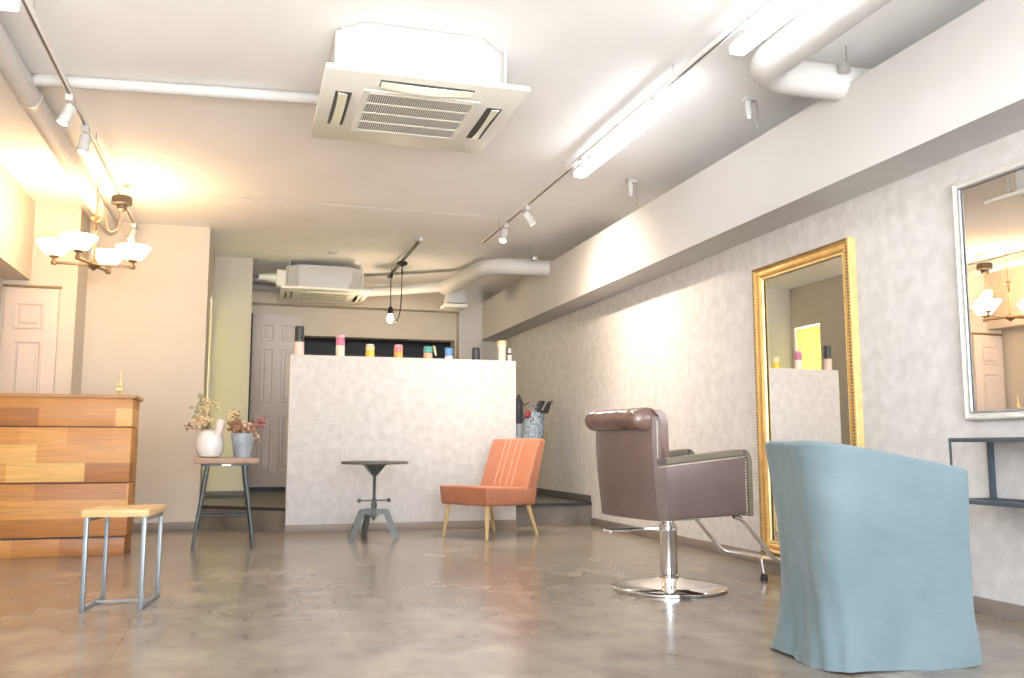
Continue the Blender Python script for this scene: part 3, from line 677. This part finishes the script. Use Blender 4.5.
# ------------------------------------------------------------------ bottles and cans along the partition top
PT = 1.66
def can(label, x, r, h, parts, y=8.695, name='spray_can', cat='bottle', extra=None):
    """parts: (name, z0 share, z1 share, radius share, material)"""
    t = thing(name, label, cat, (x, y, PT), 0, 'bottles and cans lined up on the partition')
    for pn, a, b, rs, mk in parts:
        rr = r*rs; e = min(0.006, rr*0.25, (b-a)*h*0.3)
        MB().lathe([(rr-e, a*h), (rr, a*h+e*0.6), (rr, b*h-e), (rr-e, b*h)], n=24).build(pn, M[mk], t)
    if extra: extra(t)
    return t
can('pinkish white bottle with tall black cap at the door end of the partition', 0.474, 0.047, 0.28, [('body', 0, 0.46, 1, 'c_peach'), ('cap', 0.46, 1.0, 0.94, 'c_black'), ('cap_band', 0.47, 0.5, 0.96, 'c_blackgold')], extra=None)
can('cream can with bright pink upper half and lilac cap on partition', 0.862, 0.043, 0.215, [('body', 0, 0.5, 1, 'c_cream'), ('label_band', 0.5, 0.82, 1.0, 'c_magenta'), ('cap', 0.82, 1, 0.92, 'c_lilac')])
can('short yellow can with straw coloured top on partition', 1.15, 0.044, 0.128, [('body', 0, 0.5, 1, 'c_yellow'), ('label_band', 0.5, 0.88, 1.0, 'c_straw'), ('lid', 0.88, 1, 0.93, 'c_cream')])
can('short can shading from coral top to orange base on partition', 1.428, 0.044, 0.132, [('body', 0, 0.42, 1, 'c_orange'), ('label_band', 0.42, 0.86, 1.0, 'c_coral'), ('lid', 0.86, 1, 0.93, 'c_lilac')])
def strap(t):
    MB().tube([(0.046, -0.01, 0.125), (0.06, -0.014, 0.12), (0.07, -0.016, 0.06), (0.078, -0.018, 0.035)], [0.012, 0.014, 0.013, 0.008], 8).build('nozzle', M['c_lime'], t)
can('teal and apricot can with a pale green hanging nozzle on partition', 1.725, 0.044, 0.125, [('body', 0, 0.48, 1, 'c_apricot'), ('label_band', 0.48, 0.92, 1.0, 'c_teal'), ('lid', 0.92, 1, 0.93, 'c_teal')], extra=strap)
can('blue can with pink side beside the green nozzle can', 1.938, 0.042, 0.128, [('body', 0, 0.3, 1, 'c_lightpink'), ('label_band', 0.3, 0.9, 1.0, 'c_blue'), ('lid', 0.9, 1, 0.93, 'c_black')])
can('plain black can standing alone on partition', 2.218, 0.041, 0.128, [('body', 0, 0.9, 1, 'c_black'), ('lid', 0.9, 1, 0.94, 'c_black')])
t = thing('lotion_bottle', 'tall cream bottle flaring at the top near the partition end', 'bottle', (2.492, 8.695, PT), 0, 'bottles and cans lined up on the partition')
MB().lathe([(0.036, 0), (0.04, 0.005), (0.037, 0.1), (0.04, 0.14), (0.048, 0.165), (0.048, 0.17)], n=24).build('body', M['c_cream'], t)
MB().lathe([(0.047, 0.17), (0.047, 0.2), (0.043, 0.207)], n=24).build('cap', M['c_straw'], t)
t = thing('small_bottle', 'tiny white bottle with black collar at the partition end', 'bottle', (2.572, 8.695, PT), 0, 'bottles and cans lined up on the partition')
MB().lathe([(0.019, 0), (0.021, 0.003), (0.021, 0.065), (0.012, 0.075)], n=18).build('body', M['c_white'], t)
MB().lathe([(0.022, 0.066), (0.024, 0.07), (0.024, 0.082), (0.014, 0.086)], n=18).build('collar', M['c_black'], t)
MB().lathe([(0.016, 0.086), (0.014, 0.115), (0.008, 0.132)], n=18).build('cap', M['c_white'], t)

# ------------------------------------------------------------------ things on the platform behind the partition
wb = thing('print_bag', 'crumpled blue and white patterned bag beside the wall behind the orange chair', 'bag', (3.12, 9.6, PZ))
rings = []
random.seed(3)
for z, r in ((0.0, 0.125), (0.03, 0.14), (0.3, 0.14), (0.6, 0.138), (0.75, 0.132), (0.86, 0.125), (0.93, 0.118), (0.975, 0.10), (0.97, 0.06), (0.955, 0.01)):
    r *= 0.6+0.4*min(1, z/0.75); dx = -0.13*(1-min(1, z/0.8))
    rings.append([(dx+(r+0.012*math.sin(k*1.7+z*20)*min(1, z*3)+random.uniform(-0.005, 0.005))*math.cos(2*PI*k/28)*0.95, (r+0.012*math.sin(k*1.7+z*20)*min(1, z*3))*math.sin(2*PI*k/28)*0.8, z+0.012*math.sin(k*0.9)*min(1, z)) for k in range(28)])
MB().loft(rings).build('body', M['print_bag'], wb, smooth=50)
ub = MB().tube(fillet([(-0.10, -0.05, 0.93), (-0.07, -0.06, 1.03), (0.03, -0.06, 1.03), (0.05, -0.05, 0.95)], 0.04), 0.009, 8).build('handle', M['print_bag'], wb)
bp = thing('black_pouch', 'black nylon pouch with a grey strap leaning on the patterned bag', 'pouch', (3.22, 9.56, PZ+0.955), math.radians(10))
MB().hexa([(-0.10, -0.04, 0.0), (0.055, -0.04, -0.01), (0.055, 0.05, -0.01), (-0.10, 0.05, 0.0), (-0.035, -0.035, 0.135), (0.10, -0.035, 0.115), (0.10, 0.045, 0.115), (-0.035, 0.045, 0.135)], 0.014, 3).build('body', M['nylon'], bp, smooth=50)
MB().hexa([(-0.045, -0.044, 0.02), (-0.02, -0.044, 0.02), (-0.02, -0.038, 0.02), (-0.045, -0.038, 0.02), (0.015, -0.042, 0.122), (0.04, -0.042, 0.12), (0.04, -0.036, 0.12), (0.015, -0.036, 0.122)]).build('strap', M['steel'], bp)
MB().tube([(0.08, 0, 0.118), (0.115, 0.0, 0.128), (0.13, 0.0, 0.12)], 0.008, 8).build('loop', M['nylon'], bp)
um = thing('folded_umbrella', 'folded black and silver umbrella standing upright beside the partition end', 'umbrella', (2.848, 9.28, PZ))
MB().lathe([(0.004, 0), (0.006, 0.05), (0.045, 0.1), (0.05, 0.4), (0.047, 0.78), (0.04, 0.82)], n=12).build('canopy', M['tin'], um)
MB().lathe([(0.041, 0.82), (0.052, 0.86), (0.05, 1.0), (0.035, 1.08), (0.012, 1.12)], n=12).build('wrap', M['nylon'], um)
MB().tube(fillet([(0, 0, 1.1), (0, 0, 1.14), (0.06, 0, 1.02), (0.12, 0, 1.05)], 0.02), 0.007, 8).build('handle', M['rubber'], um)
rd = thing('red_pouch', 'small red pouch resting on the rim of the patterned bag', 'pouch', (3.03, 9.52, PZ+0.93))
MB().box(-0.03, 0.03, -0.02, 0.02, -0.04, 0.045, 0.012, 3, rot=(0, 0.4, 0)).build('body', M['red'], rd, smooth=50)
MB().tube([(-0.01, 0, 0.04), (-0.02, 0, 0.075), (-0.05, 0, 0.10)], 0.004, 6).build('string', M['brown_cord'], rd)

# ------------------------------------------------------------------ air conditioners
def aircon(label, cx, cy, zp, connection, S=0.52, hb=0.315):
    t = thing('ceiling_air_conditioner', label, 'air conditioner', (cx, cy, zp), 0, 'ceiling cassette air conditioners')
    # panel with a bevelled lip, left uncut; dark plates stand in for its shaded openings
    gx, gy = 0.285, 0.285
    MB().box(-S, S, -S, S, 0.016, 0.045, 0.008).build('panel', M['ivory'], t)
    bb = S-0.06
    ch = 0.2
    oct_ = [(-bb+ch*0.7, -bb), (bb-ch, -bb), (bb, -bb+ch), (bb, bb-ch), (bb-ch, bb), (-bb+ch, bb), (-bb, bb-ch), (-bb, -bb+ch*0.7)]
    bd = MB().prism(oct_, 0.045, hb).build('body', M['plastic'], t, smooth=20)
    MB().box(-0.28, 0.30, -bb-0.005, -bb+0.002, 0.12, 0.28, 0.003).build('service_cover', M['plastic'], bd)
    # intake grille
    g = MB().frame((-gx, gy, 0.014), (1, 0, 0), (0, -1, 0), (0, 0, -1), 2*gx, 2*gy, [(-0.035, -0.004), (-0.03, 0.004), (0, 0.004), (0.0, -0.002)]).build('intake_frame', M['ivory'], t, smooth=25)
    MB().box(-gx, gx, -gy, gy, 0.012, 0.0165).build('intake_shadow', M['vent_dark'], t)
    sl_ = MB()
    for k in range(47):
        x = -gx+2*gx*(k+0.5)/47; sl_.box(x-0.0026, x+0.0026, -gy, gy, 0.009, 0.0125)
    for k in range(5):
        y = -gy+2*gy*k/4; sl_.box(-gx, gx, y-0.008, y+0.008, 0.008, 0.013)
    sl_.build('intake_slats', M['ivory'], g)
    # four outlets with tilted flaps
    for a in range(4):
        R = Matrix.Rotation(a*PI/2, 3, 'Z')
        if a == 2: continue
        m1 = MB().box(-0.25, 0.25, -0.462, -0.375, 0.0135, 0.017); m1.bm.transform(R.to_4x4()); m1.build('outlet_shade', M['vent_dark'], t)  # dark plate painting in the shade inside the outlet
        m2 = MB(); rows = []
        for k in range(9):
            s_ = -1+2*k/8; x = 0.245*s_; dip = 0.02*(1-s_*s_)
            rows.append([(x, -0.447+dip*0.3, 0.012), (x, -0.402, 0.006-dip*0.8), (x, -0.398, 0.001-dip*0.8), (x, -0.447+dip*0.3, 0.007)])
        m2.loft(rows); m2.bm.transform(R.to_4x4()); m2.build('louver_flap', M['flap'], t, smooth=30)
    for sx, sy in ((-1, -1), (1, -1), (1, 1), (-1, 1)):
        x, y = sx*(bb-0.035), sy*(bb-0.10)
        MB().tube([(x, y, 0.06), (x, y, CEIL-zp)], 0.006, 8).build('hanger_rod', M['plastic'], t)
        MB().box(x-0.025, x+0.012, y-0.02, y+0.02, 0.075, 0.09).build('bracket', M['plastic'], t)
    if connection:
        MB().box(-bb-0.11, -bb, -0.30, -0.12, 0.08, 0.27, 0.01).build('pipe_box', M['ivory'], t)
        MB().tube([(-bb-0.10, -0.21, 0.18), (-bb-0.2, -0.21, 0.185), (-bb-0.3, -0.21, 0.19), (-bb-0.31, -0.21, 0.19)], [0.06, 0.05, 0.032, 0.04], 14).build('pipe_stub', M['ivory'], t)
    return t
aircon('large ceiling cassette air conditioner with slatted grille nearest the room centre', 0.865, 4.88, 2.664, False, 0.538, 0.308)
aircon('second ceiling cassette air conditioner near the white panel door at the back', 0.87, 11.02, 2.605, True)

# ------------------------------------------------------------------ ducts and pipes
tag(MB().tube(fillet([(2.60, -1.2, 2.82), (2.60, 4.06, 2.82), (3.32, 4.06, 2.82)], 0.2, 10), 0.098, 24).build('round_duct', M['duct'], smooth=60), 'thick white round duct elbowing over the beam beside the fluorescent lights', 'duct')
fd = MB().tube(fillet([(2.31, 10.62, 2.74), (2.36, 10.3, 2.74), (2.45, 9.28, 2.74), (2.62, 9.14, 2.74), (3.32, 9.10, 2.74)], 0.2, 8), 0.088, 24)
tag(fd.build('round_duct', M['duct'], smooth=60), 'white round duct bending from the vent box to the beam at the back', 'duct')
sp = MB().tube(fillet([(1.33, 11.2, 2.73), (1.6, 11.05, 2.735), (2.30, 10.60, 2.75)], 0.2, 6), 0.06, 20)
tag(sp.build('slim_duct', M['duct'], smooth=60), 'slim white pipe from the far air conditioner to the vent box duct', 'pipe')
lp = MB().tube([(-1.315, -1.2, 2.90), (-1.315, 9.24, 2.90)], 0.068, 20)
tag(lp.build('round_duct', M['duct'], smooth=60), 'long straight white pipe along the left ceiling above the chandelier', 'pipe')
tag(MB().tube([(-1.25, 5.60, 2.935), (0.39, 5.42, 2.935)], 0.035, 14).build('drain_pipe', M['duct'], smooth=60), 'thin white pipe crossing the ceiling to the large air conditioner', 'pipe')
tag(MB().tube([(0.035, 11.80, 2.925), (1.1, 11.80, 2.925)], 0.042, 14).build('wall_pipe', M['duct'], smooth=60), 'upper of two thin pipes left of the far air conditioner, against the ceiling', 'pipe')
tag(MB().tube([(0.035, 11.80, 2.835), (1.1, 11.80, 2.835)], 0.042, 14).build('wall_pipe', M['duct'], smooth=60), 'lower of two thin pipes left of the far air conditioner', 'pipe')
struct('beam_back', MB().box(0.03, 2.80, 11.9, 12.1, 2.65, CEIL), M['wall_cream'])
vb = thing('vent_box', 'white vent box with beige flange below the bend of the back duct', 'vent', (2.45, 10.55, 2.5))
MB().hexa([(2.30, 10.44, 2.53), (2.53, 10.44, 2.53), (2.53, 10.68, 2.53), (2.30, 10.68, 2.53), (2.33, 10.47, 2.68), (2.53, 10.47, 2.72), (2.53, 10.66, 2.72), (2.33, 10.66, 2.68)], 0.006).build('housing', M['plastic'], vb, True)
MB().box(2.305, 2.525, 10.445, 10.675, 2.515, 2.532).build('gap', M['vent_dark'], vb, True)
MB().box(2.27, 2.55, 10.42, 10.70, 2.475, 2.516, 0.004).build('flange', M['ivory'], vb, True)
# pipe hangers with rods by the beam
for x, y, lab in ((2.99, 6.54, 'small white pipe hanger with thin rod beside the far end of the fluorescent light'), (2.98, 4.72, 'small white pipe hanger with thin rod close to the duct elbow')):
    h = thing('pipe_hanger', lab, 'bracket', (x, y, CEIL), 0, 'pipe hangers by the beam')
    MB().box(-0.05, 0.03, -0.03, 0.03, -0.03, 0.0, 0.004).build('plate', M['plastic'], h)
    MB().tube([(-0.02, 0, -0.03), (-0.015, 0, -0.12)], 0.021, 12).build('socket', M['plastic'], h)
    MB().lathe([(0.012, -0.15), (0.018, -0.14), (0.018, -0.12)], (-0.015, 0, 0), 12).build('tip', M['steel'], h)
    MB().tube([(0.04, 0, 0), (0.04, 0, -0.21)], 0.004, 6).build('rod', M['steel'], h)
cl = thing('duct_clamp', 'grey clamp and hanger holding the thick duct above the beam', 'bracket', (3.06, 4.05, 2.8))
MB().box(-0.02, 0.035, -0.14, -0.10, 0.02, 0.07, 0.004).build('jaw', M['steel'], cl)
MB().tube([(0.03, -0.11, 0.05), (0.03, -0.11, 0.18)], 0.005, 6).build('rod', M['steel'], cl)
cl2 = thing('duct_clamp', 'grey clamp on the back duct where it meets the beam', 'bracket', (2.95, 9.1, 2.74))
MB().box(-0.03, 0.03, -0.12, -0.06, 0.06, 0.10, 0.004).build('jaw', M['steel'], cl2)
MB().tube([(-0.06, -0.09, 0.08), (-0.06, -0.09, 0.24)], 0.005, 6).build('rod', M['steel'], cl2)
pc = thing('pipe_clamp', 'small dark clamp around the straight left ceiling pipe', 'bracket', (-1.315, 5.8, 2.90))
MB().tube([(0, -0.02, 0), (0, 0.02, 0)], 0.074, 20).build('band', M['steel'], pc)
MB().tube([(0, 0, 0.07), (0, 0, 0.08)], 0.006, 8).build('rod', M['steel'], pc)
for x, y, lab in ((0.88, 10.0, 'small round white detector on the ceiling in front of the far air conditioner'),):
    d = thing('smoke_detector', lab, 'detector', (x, y, CEIL))
    MB().lathe([(0.055, 0), (0.055, -0.018), (0.04, -0.03), (0.02, -0.034), (0.001, -0.034)], n=24).build('cover', M['plastic'], d)

# ------------------------------------------------------------------ light rails, spots, tubes
RZ = 2.875
def rail(label, x, y0, y1, w=0.017):
    t = thing('light_rail', label, 'light rail', (x, (y0+y1)/2, RZ+0.015), 0, 'ceiling light rails')
    MB().box(x-w, x+w, y0, y1, RZ, RZ+0.025, 0.002).build('channel', M['rail'], t, True)
    MB().box(x-0.007, x+0.007, y0+0.03, y1-0.03, RZ-0.0015, RZ+0.001).build('slot', M['rail_slot'], t, True)
    n = max(2, int((y1-y0)/1.6))
    for k in range(n):
        y = y0+0.25+(y1-y0-0.85)*k/(n-1); MB().tube([(x, y, RZ+0.022), (x, y, CEIL)], 0.004, 8).build('hanger', M['steel'], t, True)
    return t
RL, RR, RP = -1.065, 2.289, 1.65
rail('long white light rail above the chandelier', RL, 0.5, 9.15)
rail('long white light rail beside the fluorescent lights', RR, 0.5, 8.70)
rp = thing('light_rail', 'short dark light rail carrying the pendant bulb at the back', 'light rail', (RP, 9.85, RZ+0.015), 0, 'ceiling light rails')
MB().box(RP-0.014, RP+0.014, 8.79, 10.9, RZ, RZ+0.025, 0.002).build('channel', M['gun_metal'], rp, True)
MB().box(RP-0.02, RP+0.02, 8.75, 8.81, RZ-0.005, RZ+0.03, 0.003).build('end_cap', M['plastic'], rp, True)
for y in (9.05, 10.65): MB().tube([(RP, y, RZ+0.022), (RP, y, CEIL)], 0.006, 8).build('hanger', M['steel'], rp, True)

def spot(label, x, y, aim, lens, power=0, length=0.12, r=0.036, col=(1, 0.70, 0.42), size=70):
    t = thing('spotlight', label, 'spotlight', (x, y, RZ), 0, 'white spotlights on the rails')
    MB().box(-0.022, 0.022, -0.055, 0.055, -0.04, 0.0, 0.004).build('adapter', M['plastic'], t)
    d = Vector(aim).normalized(); p0 = Vector((0, 0, -0.075))
    MB().tube([(0, 0, -0.04), (0, 0, -0.075)], 0.009, 10).build('stem', M['plastic'], t)
    a = p0 - d*0.02; b_ = a + d*length
    MB().tube([a, a+d*0.006, a+d*0.05, a+d*0.052, b_-d*0.045, b_-d*0.043, b_], [r*0.8, r, r, r*0.93, r*0.93, r, r], 20).build('head', M['plastic'], t)
    MB().tube([b_-d*0.002, b_+d*0.003], [r*0.82, r*0.7], 18).build('lens', M[lens], t)
    if power:
        L_ = bpy.data.lights.new('spot_beam', 'SPOT'); L_.energy = power; L_.color = col; L_.spot_size = math.radians(size); L_.spot_blend = 1.0; L_.shadow_soft_size = 0.03
        o = bpy.data.objects.new('spot_beam', L_); COL.objects.link(o)
        w = Vector((x, y, RZ))+b_+d*0.012; o.location = w; o.rotation_euler = d.to_track_quat('-Z', 'Y').to_euler()
    return t
SPW = 0.6
spot('lit white spotlight on the left rail nearest the camera, turned to the wall', RL, 5.66, (-0.35, -0.05, -0.9), 'warm_lens', 70*SPW)
spot('white spotlight on the left rail behind the nearest lit one', RL, 6.20, (-0.12, -0.18, -1), 'dim_lens', 60*SPW)
spot('lit white spotlight just past the chandelier canopy on the left rail', RL, 8.88, (-0.12, -0.45, -0.8), 'warm_lens', 40*SPW)
spot('white spotlight nearer the camera of the pair on the right rail', RR, 7.22, (0.55, 0.05, -0.75), 'dim_lens', 190*SPW, size=160, col=(1, 0.82, 0.64))
spot('lit white spotlight at the far end of the right rail', RR, 7.88, (-0.28, -0.25, -0.8), 'warm_lens', 190*SPW, size=150, col=(1, 0.93, 0.84))

def batten(label, x, y0, y1, rx):
    t = thing('fluorescent_light', label, 'ceiling light', (x, (y0+y1)/2, 2.84), 0, 'fluorescent lights on the rails')
    MB().box(x-0.022, x+0.022, y0, y1, 2.850, 2.872, 0.004).build('housing', M['plastic'], t, True)
    MB().box(x-0.045, x+0.045, y0+0.004, y1-0.004, 2.796, 2.850, 0.016, 3).build('diffuser', M['tube'], t, True)
    for y in (y0+0.2, y1-0.2): MB().box(min(x, rx)-0.012, max(x, rx)+0.012, y-0.03, y+0.03, 2.862, RZ-0.0005).build('rail_adapter', M['plastic'], t, True)
batten('glowing fluorescent light hung lengthwise on the right rail, wholly in view', 2.342, 4.48, 6.08, RR)
batten('glowing fluorescent light on the right rail beside the thick duct', 2.362, 2.25, 3.87, RR)
batten('glowing fluorescent light on the left rail above the straight pipe', -1.112, 2.8, 4.42, RL)

# ------------------------------------------------------------------ pendant bulb
pb = thing('pendant_lamp', 'bare glowing pendant bulb on black cord above the partition', 'pendant lamp', (RP, 9.87, RZ))
MB().lathe([(0.055, 0.0), (0.062, -0.012), (0.06, -0.03), (0.02, -0.05), (0.008, -0.055)], n=24).build('canopy', M['black_metal'], pb)
HY = 10.68-9.87; BZ = 2.34-RZ
MB().tube(fillet([(0, 0, -0.05), (0, 0.0, -0.3), (0.005, 0.1, -0.56), (0.012, 0.5, -0.66), (0.005, HY, -0.40), (0, HY, -0.30)], 0.15, 8), 0.0055, 8).build('cord', M['cord'], pb)
MB().tube([(0, HY, 0.0), (0, HY, BZ+0.14)], 0.006, 8).build('drop_cord', M['cord'], pb)
MB().box(-0.02, 0.02, HY-0.03, HY+0.03, -0.035, 0.0, 0.004).build('hook', M['black_metal'], pb)
MB().tube([(0, 0, -0.09), (0, 0, -0.135)], [0.012, 0.012], 10).build('cord_grip', M['black_metal'], pb)
MB().lathe([(0.008, 0.15), (0.026, 0.13), (0.034, 0.09), (0.034, 0.055)], (0, HY, BZ), 18).build('socket', M['black_metal'], pb)
MB().lathe([(0.018, 0.055), (0.03, 0.03), (0.042, -0.005), (0.036, -0.035), (0.018, -0.052), (0.001, -0.055)], (0, HY, BZ), 20).build('bulb', M['bulb'], pb)
def point(name, loc, e, col, r):
    L_ = bpy.data.lights.new(name, 'POINT'); L_.energy = e; L_.color = col; L_.shadow_soft_size = r
    o = bpy.data.objects.new(name, L_); COL.objects.link(o); o.location = loc; return o
point('pendant_glow', (RP, 10.68, 2.22), 13, (1, 0.74, 0.48), 0.03)

# ------------------------------------------------------------------ chandelier
HX, HYc, HZ = -1.216, 7.75, 2.251
ch = thing('chandelier', 'bronze chandelier with four glowing glass bowls hung from a rail canopy', 'chandelier', (HX, HYc, HZ))
MB().lathe([(0.0001, -0.045), (0.012, -0.04), (0.02, -0.03), (0.042, -0.018), (0.05, 0.0), (0.042, 0.02), (0.022, 0.035), (0.014, 0.05), (0.011, 0.1)], n=24).build('hub', M['bronze'], ch)
MB().lathe([(0.011, 0.1), (0.011, 0.27), (0.017, 0.28), (0.011, 0.29), (0.011, 0.36), (0.03, 0.37), (0.045, 0.385), (0.03, 0.40), (0.008, 0.41)], n=18).build('pole', M['bronze'], ch)
MB().tube([(0, 0, 0.40), (0, 0, CEIL-HZ)], 0.004, 8).build('suspension_wire', M['brown_cord'], ch)
cw = (RL-HX+0.015, 7.90-HYc, RZ-HZ)
MB().lathe([(0.075, 0.0), (0.082, -0.01), (0.082, -0.062), (0.074, -0.068), (0.045, -0.07), (0.04, -0.11), (0.02, -0.125), (0.001, -0.128)], cw, 28).build('canopy', M['bronze_dark'], ch)
MB().tube(fillet([(cw[0], cw[1], cw[2]-0.12), (cw[0]-0.01, cw[1]-0.01, cw[2]-0.28), (cw[0]-0.08, cw[1]-0.10, cw[2]-0.34), (cw[0]*0.3, cw[1]*0.3, 0.52), (0.01, 0.01, 0.60), (0.004, 0, 0.42)], 0.07, 6), 0.0045, 8).build('cable', M['brown_cord'], ch)
for k in range(4):
    a = math.radians(100)+k*PI/2 if k % 2 == 0 else math.radians(3)+k*PI/2-PI/2
    a = (math.radians(2), math.radians(76), math.radians(182), math.radians(-104))[k]
    c, s_ = math.cos(a), math.sin(a); Lr = 0.29
    ar = MB()
    ar.hexa([tuple(Vector((r*c, r*s_, z))+Vector((-s_, c, 0))*w) for z in (-0.006, 0.014) for r, w in ((0.03, -0.011), (Lr+0.012, -0.009), (Lr+0.012, 0.009), (0.03, 0.011))], 0.002)
    ar.lathe([(0.018, -0.012), (0.022, -0.008), (0.022, 0.016), (0.014, 0.022), (0.014, 0.04), (0.034, 0.048), (0.038, 0.06), (0.02, 0.064)], (Lr*c, Lr*s_, 0), 18)
    ao = ar.build('arm', M['bronze'], ch)
    MB().lathe([(0.035, 0.062), (0.07, 0.073), (0.095, 0.103), (0.115, 0.14), (0.125, 0.153), (0.134, 0.157), (0.134, 0.173), (0.128, 0.176), (0.123, 0.16), (0.108, 0.138), (0.088, 0.107), (0.05, 0.08), (0.001, 0.076)], (Lr*c, Lr*s_, 0), 32, cap1=False).build('glass_bowl', M['bowl'], ao)
    point('bowl_glow', (HX+Lr*c, HYc+Lr*s_, HZ+0.24), 3.5, (1, 0.62, 0.33), 0.05)

# ------------------------------------------------------------------ daylight and camera
w = bpy.data.worlds.new('daylight'); SC.world = w; w.use_nodes = True
bg = w.node_tree.nodes['Background']; bg.inputs['Color'].default_value = (0.90, 0.95, 1.0, 1); bg.inputs['Strength'].default_value = 8.3
wt = w.node_tree; tc = wt.nodes.new('ShaderNodeTexCoord'); sx = wt.nodes.new('ShaderNodeSeparateXYZ'); wt.links.new(tc.outputs['Generated'], sx.inputs[0])
wr = wt.nodes.new('ShaderNodeValToRGB'); wr.color_ramp.elements[0].position = 0.0; wr.color_ramp.elements[1].position = 0.02
wr.color_ramp.elements[0].color = (1.3, 1.3, 1.28, 1); wr.color_ramp.elements[1].color = (0.88, 0.95, 1.04, 1)   # unseen ground half brightened to lift the ceiling, bright sky above
wt.links.new(sx.outputs['Z'], wr.inputs['Fac']); wt.links.new(wr.outputs['Color'], bg.inputs['Color'])

F = 890.0
tp = 107/F; pitch = math.atan(tp); yaw = math.atan(268*math.cos(pitch)/F)
cam = bpy.data.cameras.new('camera'); co = bpy.data.objects.new('camera', cam); COL.objects.link(co)
cam.sensor_width = 36; cam.lens = F*36/1024; cam.clip_start = 0.05; cam.clip_end = 100
co.location = (0, 0, 0.8); co.rotation_euler = (PI/2+pitch, 0, -yaw)
SC.camera = co
SC.cycles.caustics_reflective = False; SC.cycles.caustics_refractive = False; SC.cycles.sample_clamp_indirect = 6.0; SC.cycles.blur_glossy = 0.6
SC.view_settings.view_transform = 'Standard'; SC.view_settings.look = 'None'
SC.view_settings.exposure = 0.78; SC.view_settings.gamma = 1.0; SC.view_settings.use_curve_mapping = False
